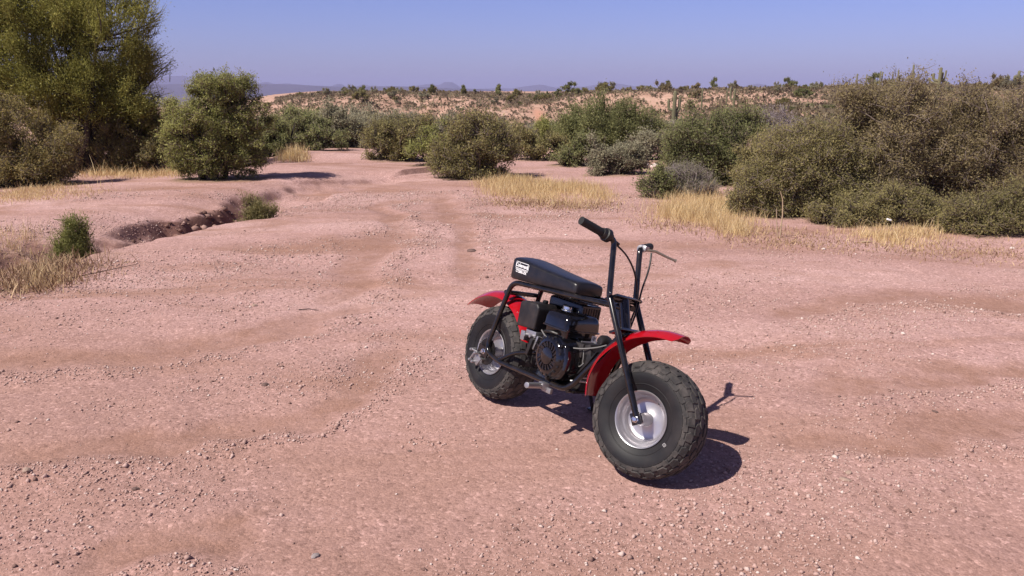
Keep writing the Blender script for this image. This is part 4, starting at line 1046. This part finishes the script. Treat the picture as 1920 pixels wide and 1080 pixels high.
# ---- dry grass, litter, sticks
def grass(name, label, pts, n, h, seed, leaf='straw', lean=.35, clump=0.0, w=.006):
    r = np.random.default_rng(seed); P = np.array([gp(*p) for p in pts]); lo, hi = P.min(0), P.max(0); out = []
    c = 0
    while c < n:
        q = r.uniform(lo, hi, (n * 2, 2)); ins = np.zeros(len(q), bool); j = len(P) - 1
        for i in range(len(P)):
            xi, yi = P[i]; xj, yj = P[j]
            ins ^= ((yi > q[:, 1]) != (yj > q[:, 1])) & (q[:, 0] < (xj - xi) * (q[:, 1] - yi) / (yj - yi + 1e-12) + xi); j = i
        nz = noise3(q[:, 0] * 2.2, q[:, 1] * 2.2, 0, seed) + .6 * noise3(q[:, 0] * 6, q[:, 1] * 6, 0, seed + 3); ins &= nz > -.2 + clump + r.uniform(-.45, .45, len(q))
        out.append(q[ins]); c += int(ins.sum())
        if len(out) > 60: break
    q = np.concatenate(out)[:n]; n = len(q); q = q + r.normal(size=q.shape) * np.array([.16, .22]) * min(1.0, math.sqrt((hi[0] - lo[0]) * .6)); B = np.stack([q[:, 0], q[:, 1], terrain(q[:, 0], q[:, 1])], 1)
    hh = h * np.clip(r.lognormal(-.15, .42, n), .25, 2.1) * (1 + .5 * noise3(q[:, 0] * 2.5, q[:, 1] * 2.5, 0, seed + 1)); az = r.uniform(0, 6.283, n); ln = np.abs(r.normal(0, lean, n))
    d = np.stack([np.cos(az) * np.sin(ln), np.sin(az) * np.sin(ln), np.cos(ln)], 1); mid = B + d * hh[:, None] * .55
    ln2 = ln + r.uniform(.0, .6, n); d2 = np.stack([np.cos(az) * np.sin(ln2), np.sin(az) * np.sin(ln2), np.cos(ln2)], 1); top = mid + d2 * hh[:, None] * .5
    fa = r.uniform(0, 6.283, n); S = np.stack([np.cos(fa), np.sin(fa), 0 * fa], 1) * w * r.uniform(.6, 1.3, (n, 1))
    V = np.stack([B - S / 2, B + S / 2, mid + S * .4, mid - S * .4, top + S * .12, top - S * .12], 1).reshape(-1, 3)
    b = np.arange(n)[:, None] * 6; F = np.concatenate([b + np.array([0, 1, 2, 3]), b + np.array([3, 2, 4, 5])])
    t = np.repeat(np.clip(r.normal(.55, .22, n), 0, 1), 6)
    return tag(link(name, np_mesh(name, V, F, t), None, [LM[leaf]]), label, None, None, 'stuff')
grass('dry_grass', 'golden dry grass patch behind the handlebar', [(905, 340), (970, 336), (1040, 345), (1120, 352), (1150, 385), (1080, 383), (980, 380), (925, 368)], 13000, .095, 1, w=.0045)
grass('dry_grass', 'golden dry grass patch at the left foot of the right thicket', [(1240, 385), (1290, 372), (1355, 362), (1395, 390), (1385, 428), (1300, 420), (1235, 416)], 10000, .115, 2, w=.004)
grass('dry_grass', 'straw-coloured grass under the front of the right thicket', [(1580, 440), (1640, 425), (1740, 425), (1765, 450), (1700, 462), (1600, 460)], 2200, .07, 3, w=.005, clump=.05)
grass('dry_grass', 'straw tufts below the left shoulder of the thicket', [(1345, 430), (1390, 425), (1400, 445), (1350, 445)], 500, .11, 4, w=.005)
grass('dry_grass', 'pale grass strip under the trees at the left', [(160, 320), (220, 308), (330, 318), (350, 332), (260, 334), (165, 334)], 6500, .085, 5, w=.007)
grass('dry_grass', 'flattened pale grass on the left bank', [(0, 362), (60, 352), (150, 352), (190, 364), (110, 374), (0, 376)], 3200, .06, 6, w=.006, clump=.1, lean=.6)
grass('dry_grass', 'straw clump at the left edge beside the small green tuft', [(0, 445), (50, 440), (70, 468), (0, 475)], 800, .09, 7, w=.004)
grass('dry_grass', 'thin straw tuft on the near lip of the gully', [(65, 520), (95, 515), (105, 540), (70, 545)], 260, .09, 8, w=.004)
grass('dry_grass', 'straw tufts beside the sandy mound', [(520, 300), (560, 296), (570, 304), (530, 308)], 1200, .15, 9, w=.010)
grass('dry_grass', 'tall dry stalks at the left edge of the trees', [(165, 325), (225, 322), (225, 334), (170, 336)], 80, .26, 10, w=.008, lean=.45)
grass('plant_litter', 'matted dry litter in front of the golden grass', [(900, 372), (985, 376), (1150, 384), (1170, 396), (1080, 394), (960, 386)], 3800, .03, 11, 'litter', 1.2, w=.010)
grass('plant_litter', 'matted dry litter along the foot of the right thicket', [(1200, 415), (1330, 418), (1500, 434), (1700, 448), (1925, 460), (1925, 484), (1700, 480), (1500, 464), (1330, 448), (1200, 430)], 5500, .035, 12, 'litter', 1.2, w=.008)
grass('plant_litter', 'dark tangle of dead stems on the gully bank at the left edge', [(0, 470), (90, 478), (190, 500), (180, 520), (90, 540), (0, 560)], 3800, .10, 13, 'litter', 1.1, w=.007)

def stick(label, pts, rad, m=None, name='dry_stick'):
    P = []
    for px, py, h in pts: x, y = gp(px, py); P.append(Vector((x, y, hz(x, y) + h)))
    s = MB(); s.tube([p - P[0] for p in P], [rad] + [rad * .75] * (len(P) - 2) + [rad * .4], 6)
    o = s.build(name, m or BARK_PALE, None); o.location = P[0]; tag(o, label, 'stick'); return o
stick('long thin dry stem lying across the dirt at the left edge', [(0, 548, .012), (60, 535, .012), (140, 524, .02), (255, 498, .012)], .006, BARK)
stick('pale flat stick lying before the right thicket', [(1615, 456, .01), (1636, 455, .012)], .014)
stick('short dark twig on the dirt below the gully', [(560, 582, .006), (580, 581, .008), (598, 583, .006)], .004, BARK)
def forked():
    x, y = gp(116, 346); b = Vector((x, y, hz(x, y))); s = MB(); f = 1 / 96.0
    s.tube([(0, 0, -.03), (0, 0, .12), (-.02, 0, .20)], [.018, .014, .012], 6); s.tube([(0, 0, .12), (-.14, .02, .28), (-.22, .02, .36)], [.010, .008, .005], 6); s.tube([(-.01, 0, .17), (.06, .02, .28), (.09, .0, .36)], [.010, .007, .004], 6)
    o = s.build('dead_sapling', BARK_PALE, None); o.location = b; tag(o, 'pale forked dead sapling before the bushes at the left', 'sapling')
forked()
def stalk():
    x, y = gp(1462, 446); b = Vector((x, y, hz(x, y))); s = MB()
    s.tube([(0, 0, -.02), (.01, 0, .25), (0, .01, .42), (-.03, .01, .50)], [.008, .007, .005, .003], 6); s.tube([(-.02, 0, -.02), (-.05, 0, .2), (-.06, 0, .32)], [.006, .005, .003], 6)
    o = s.build('dry_stalk', BARK_PALE, None); o.location = b; tag(o, 'thin pale stalk standing before the left shoulder of the thicket', 'stalk')
stalk()

# ---- stones and gravel
def stone_mesh(seed, sx, sy, sz, rough=.25):
    bm = bmesh.new(); bmesh.ops.create_icosphere(bm, subdivisions=2, radius=1)
    for v in bm.verts:
        p = v.co; n = float(noise3(p.x * 1.3, p.y * 1.3, p.z * 1.3, seed)) * rough + float(noise3(p.x * 3.5, p.y * 3.5, p.z * 3.5, seed + 1)) * rough * .45
        v.co = Vector((p.x * sx, p.y * sy, p.z * sz)) * (1 + n)
    me = bpy.data.meshes.new('stone'); bm.to_mesh(me); bm.free(); return me
ST = {'dark': simple('dark_stone', (.13, .08, .068), .9, var=.4, vscale=40), 'tan': simple('tan_stone', (.34, .24, .19), .9, var=.3, vscale=40), 'pale': simple('pale_stone', (.60, .50, .45), .85, var=.2, vscale=40), 'grey': simple('grey_stone', (.26, .215, .21), .85, var=.3, vscale=40)}
def stone(label, px, py, wpx, kind, seed, flat=.6, asp=.8):
    x, y = gp(px, py); d = math.hypot(y, CAM_H); s = .86 * wpx / 2 * d / FPX
    o = link('stone', stone_mesh(seed, s, s * asp, s * flat), None, [ST[kind]]); o.location = (x, y, hz(x, y) + s * flat * .25); o.rotation_euler = (0, 0, seed); tag(o, label, 'stone')
stone('lumpy dark clod on the dirt behind the seat', 884, 471, 22, 'dark', 3, .42)
stone('small dark pointed stone on the open dirt at the left', 497, 722, 18, 'dark', 5, .5)
stone('round brown stone resting above a flat tan one at the lower right', 1591, 887, 17, 'tan', 7, .55)
stone('flat tan stone just below a round brown one at the lower right', 1584, 900, 25, 'tan', 9, .35, .5)
stone('small white stone on the bare dirt at the right', 1693, 626, 11, 'pale', 11, .6)
stone('small dark stone right of the handlebar shadow', 1574, 744, 9, 'dark', 13, .5)
stone('dark flat chip on the dirt at the far right', 1753, 772, 15, 'dark', 15, .3, .6)
stone('grey stone near the bottom edge left of the middle', 592, 1043, 19, 'grey', 17, .55)
stone('dark reddish stone at the lower left', 254, 918, 16, 'dark', 19, .5)
stone('brown stone in the dark patch at the left edge', 50, 884, 20, 'tan', 21, .6)
stone('pale stone at the edge of the grass before the thicket', 1544, 468, 12, 'pale', 23, .5)
stone('pale stone at the right edge below the thicket', 1898, 466, 12, 'pale', 25, .5)
stone('white pebble in the hollow left of the handlebar grip', 1061, 441, 8, 'pale', 27, .6)
stone('small tan stone on the dirt left of the rear wheel', 477, 574, 12, 'tan', 29, .6)
stone('small dark stone on the dirt below the rear wheel', 768, 846, 10, 'dark', 31, .5)
stone('flat pale rock behind the low green bush, leftmost of three pale rocks', 1178, 316, 30, 'pale', 41, .5)
stone('middle and largest of the three pale rocks between the far bushes', 1203, 311, 36, 'pale', 43, .5)
stone('rightmost of the three pale rocks between the far bushes', 1228, 313, 26, 'pale', 45, .5)
o = MB(); o.box((0, 0, .01), (.05, .03, .02), Matrix.Rotation(.3, 3, 'Y')); o = o.build('litter_scrap', M['white_print'], None, bevel=.006); o.location = at(1692, 411, 8.9); o.location.z = hz(o.location.x, 8.9) + .0; 
gx, gy = gp(1692, 452); o.location = (gx, gy + .35, hz(gx, gy + .35) + .16); tag(o, 'small white scrap of rubbish caught under the right thicket', 'rubbish')

def gravel():
    r = np.random.default_rng(42); n = 640000
    X = r.uniform(-6, 7, n); Y = 1.7 + 11 * r.uniform(0, 1, n) ** 1.6
    ok = np.abs(X) < .72 * Y + .8; X, Y = X[ok], Y[ok]
    ca, sa = math.cos(R_(38)), math.sin(R_(38)); u, v = X * ca + Y * sa, -X * sa + Y * ca
    w_, _, berm = rut_field(X, Y)
    den = .36 + .75 * fbm(u * .45, v * 1.3, 88, 3) + .45 * fbm(X * 2.4, Y * 2.4, 90, 3) - .6 * w_ + 1.7 * berm
    q = r.uniform(0, 1, len(X)) < np.clip(den, .05, 1); X, Y = X[q], Y[q]; den = den[q]; n = len(X)
    s = np.clip(np.exp(r.normal(math.log(.0023), .60, n)), .0012, .011) * (1 + .35 * np.clip(den - .5, -.6, .8)) * (1 + .05 * np.maximum(0, Y - 3))
    V0 = np.array([[1, 0, 0], [0, 1, 0], [-1, 0, 0], [0, -1, 0], [.1, .1, 1], [0, 0, -1.]]) ; F0 = np.array([[0, 1, 4], [1, 2, 4], [2, 3, 4], [3, 0, 4], [1, 0, 5], [2, 1, 5], [3, 2, 5], [0, 3, 5]])
    V = V0[None] * (1 + r.uniform(-.35, .35, (n, 6, 3))) + r.uniform(-.2, .2, (n, 6, 3)); a = r.uniform(0, 6.283, n); c, s_ = np.cos(a)[:, None], np.sin(a)[:, None]
    V = np.stack([V[..., 0] * c - V[..., 1] * s_, V[..., 0] * s_ + V[..., 1] * c, V[..., 2] * r.uniform(.5, .95, (n, 1))], -1) * s[:, None, None]
    V += np.stack([X, Y, terrain(X, Y) + s * .25], 1)[:, None]
    F = (F0[None] + (np.arange(n) * 6)[:, None, None]).reshape(-1, 3)
    t = np.repeat(np.clip(r.normal(.5, .24, n), 0, 1), 6)
    me = np_mesh('gravel', V.reshape(-1, 3), F, t)
    gm = tint_material('gravel_stone', [(0, (.17, .10, .085)), (.20, (.36, .23, .195)), (.60, (.47, .31, .27)), (.85, (.55, .41, .365)), (1, (.62, .51, .46))], rough=.9, trans=0, spec=.2)
    tag(link('gravel', me, None, [gm]), 'fine pink and tan gravel strewn over the dirt', None, None, 'stuff')
gravel()
def clods():
    r = np.random.default_rng(8); n = 2600; X = r.uniform(-5.2, -2.6, n); Y = r.uniform(7.2, 12.2, n); d, t, s = seg_dist(X, Y, GULLY)
    q = (s > 0) & (np.abs(d - .33) < r.uniform(.02, .20, n)) & (np.abs(t - .60) < .17 * r.uniform(.4, 1, n)); X, Y = X[q], Y[q]; n = len(X)
    bm = bmesh.new(); bmesh.ops.create_icosphere(bm, subdivisions=1, radius=1); V0 = np.array([v.co[:] for v in bm.verts]); F0 = np.array([[v.index for v in f.verts] for f in bm.faces]); bm.free()
    V = V0[None] * (1 + r.uniform(-.35, .35, (n, len(V0), 1))) * np.clip(r.lognormal(math.log(.022), .5, n), .008, .06)[:, None, None] * np.array([1.2, 1, .8])
    V = V + np.stack([X, Y, terrain(X, Y) + .006], 1)[:, None]; F = (F0[None] + (np.arange(n) * len(V0))[:, None, None]).reshape(-1, 3)
    cm = tint_material('clod_soil', [(0, (.10, .055, .045)), (.6, (.24, .14, .115)), (1, (.40, .26, .22))], rough=.95, trans=0, spec=.15)
    tag(link('soil_clods', np_mesh('soil_clods', V.reshape(-1, 3), F, np.repeat(r.uniform(0, 1, n), len(V0))), None, [cm]), 'crumbled reddish soil clods along the gully bank', None, None, 'stuff')
clods()

# ---- far mountains
ROCK = simple('far_mountain_rock', (.070, .055, .085), .95, var=.35, vscale=.004)
def mountain(name, label, Y, prof, depth, seed):
    px = np.linspace(prof[0][0], prof[-1][0], 260); top = np.interp(px, [p[0] for p in prof], [p[1] for p in prof])
    X = (px - 960) / FPX * Y; H = (172 - top) / FPX * Y + CAM_H; nv = 26; v = np.linspace(-1, 1, nv)
    XX, VV = np.meshgrid(X, v); ridge = fbm(XX / depth * 2.5, VV * 2.2, seed, 4)
    T = np.clip(1 - np.abs(VV) ** 1.15 + .16 * ridge * (1 - np.abs(VV)) * np.abs(VV) * 3, 0, 1.2)
    HH = H[None] + .06 * (H[None] + 25) * fbm(XX / depth * 6, VV * 0, seed + 3, 4)
    Z = -25 + (HH + 25) * T; V = np.stack([XX, Y + VV * depth + ridge * depth * .05, Z], -1).reshape(-1, 3); n = len(X)
    i = np.arange((nv - 1) * (n - 1)); a = (i // (n - 1)) * n + i % (n - 1); F = np.stack([a, a + 1, a + n + 1, a + n], 1)
    me = np_mesh(name, V, F); tag(link(name, me, None, [ROCK]), label, None, None, 'structure')
mountain('mesa', 'long flat bluish mesa on the left horizon', 4200, [(-900, 163), (200, 160), (300, 157), (450, 157), (510, 158), (600, 160.5), (700, 162), (800, 163), (900, 167), (1000, 173)], 900, 3)
mountain('mountain', 'distant blue peaks along the horizon', 7600, [(250, 168), (315, 153), (335, 145), (350, 143), (375, 144), (395, 150), (430, 156), (500, 157), (515, 154.5), (530, 157), (600, 160), (632, 162), (640, 158), (648, 156.5), (656, 161), (675, 162), (690, 157), (700, 161), (760, 163), (790, 160), (812, 158), (828, 160), (838, 154), (852, 155), (870, 165), (960, 166), (1010, 158), (1040, 164), (1100, 160), (1150, 156), (1190, 163), (1270, 165), (1360, 165), (1410, 156), (1440, 164), (1560, 170)], 700, 9)
mountain('hill', 'low dark purple hill at the far right', 2600, [(1780, 172), (1840, 158), (1880, 152), (1925, 148), (2100, 140), (2600, 150)], 500, 15)
#@@END
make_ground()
# ------------------------------------------------------------------ the air
def haze():
    hm = bpy.data.materials.new('haze_air'); hm.use_nodes = True; nt = hm.node_tree; nt.nodes.clear()
    pv = nt.nodes.new('ShaderNodeVolumePrincipled'); pv.inputs['Color'].default_value = (.62, .62, 1.0, 1); pv.inputs['Density'].default_value = HAZE_D; pv.inputs['Anisotropy'].default_value = 0.0
    out = nt.nodes.new('ShaderNodeOutputMaterial'); nt.links.new(pv.outputs[0], out.inputs['Volume'])
    b = MB(); b.box((0, 5800, 75), (19000, 13000, 230)); o = b.build('haze', hm, None, smooth=False); tag(o, 'thin lavender desert haze', None, None, 'stuff')
HAZE_D = 1.5e-4
haze()
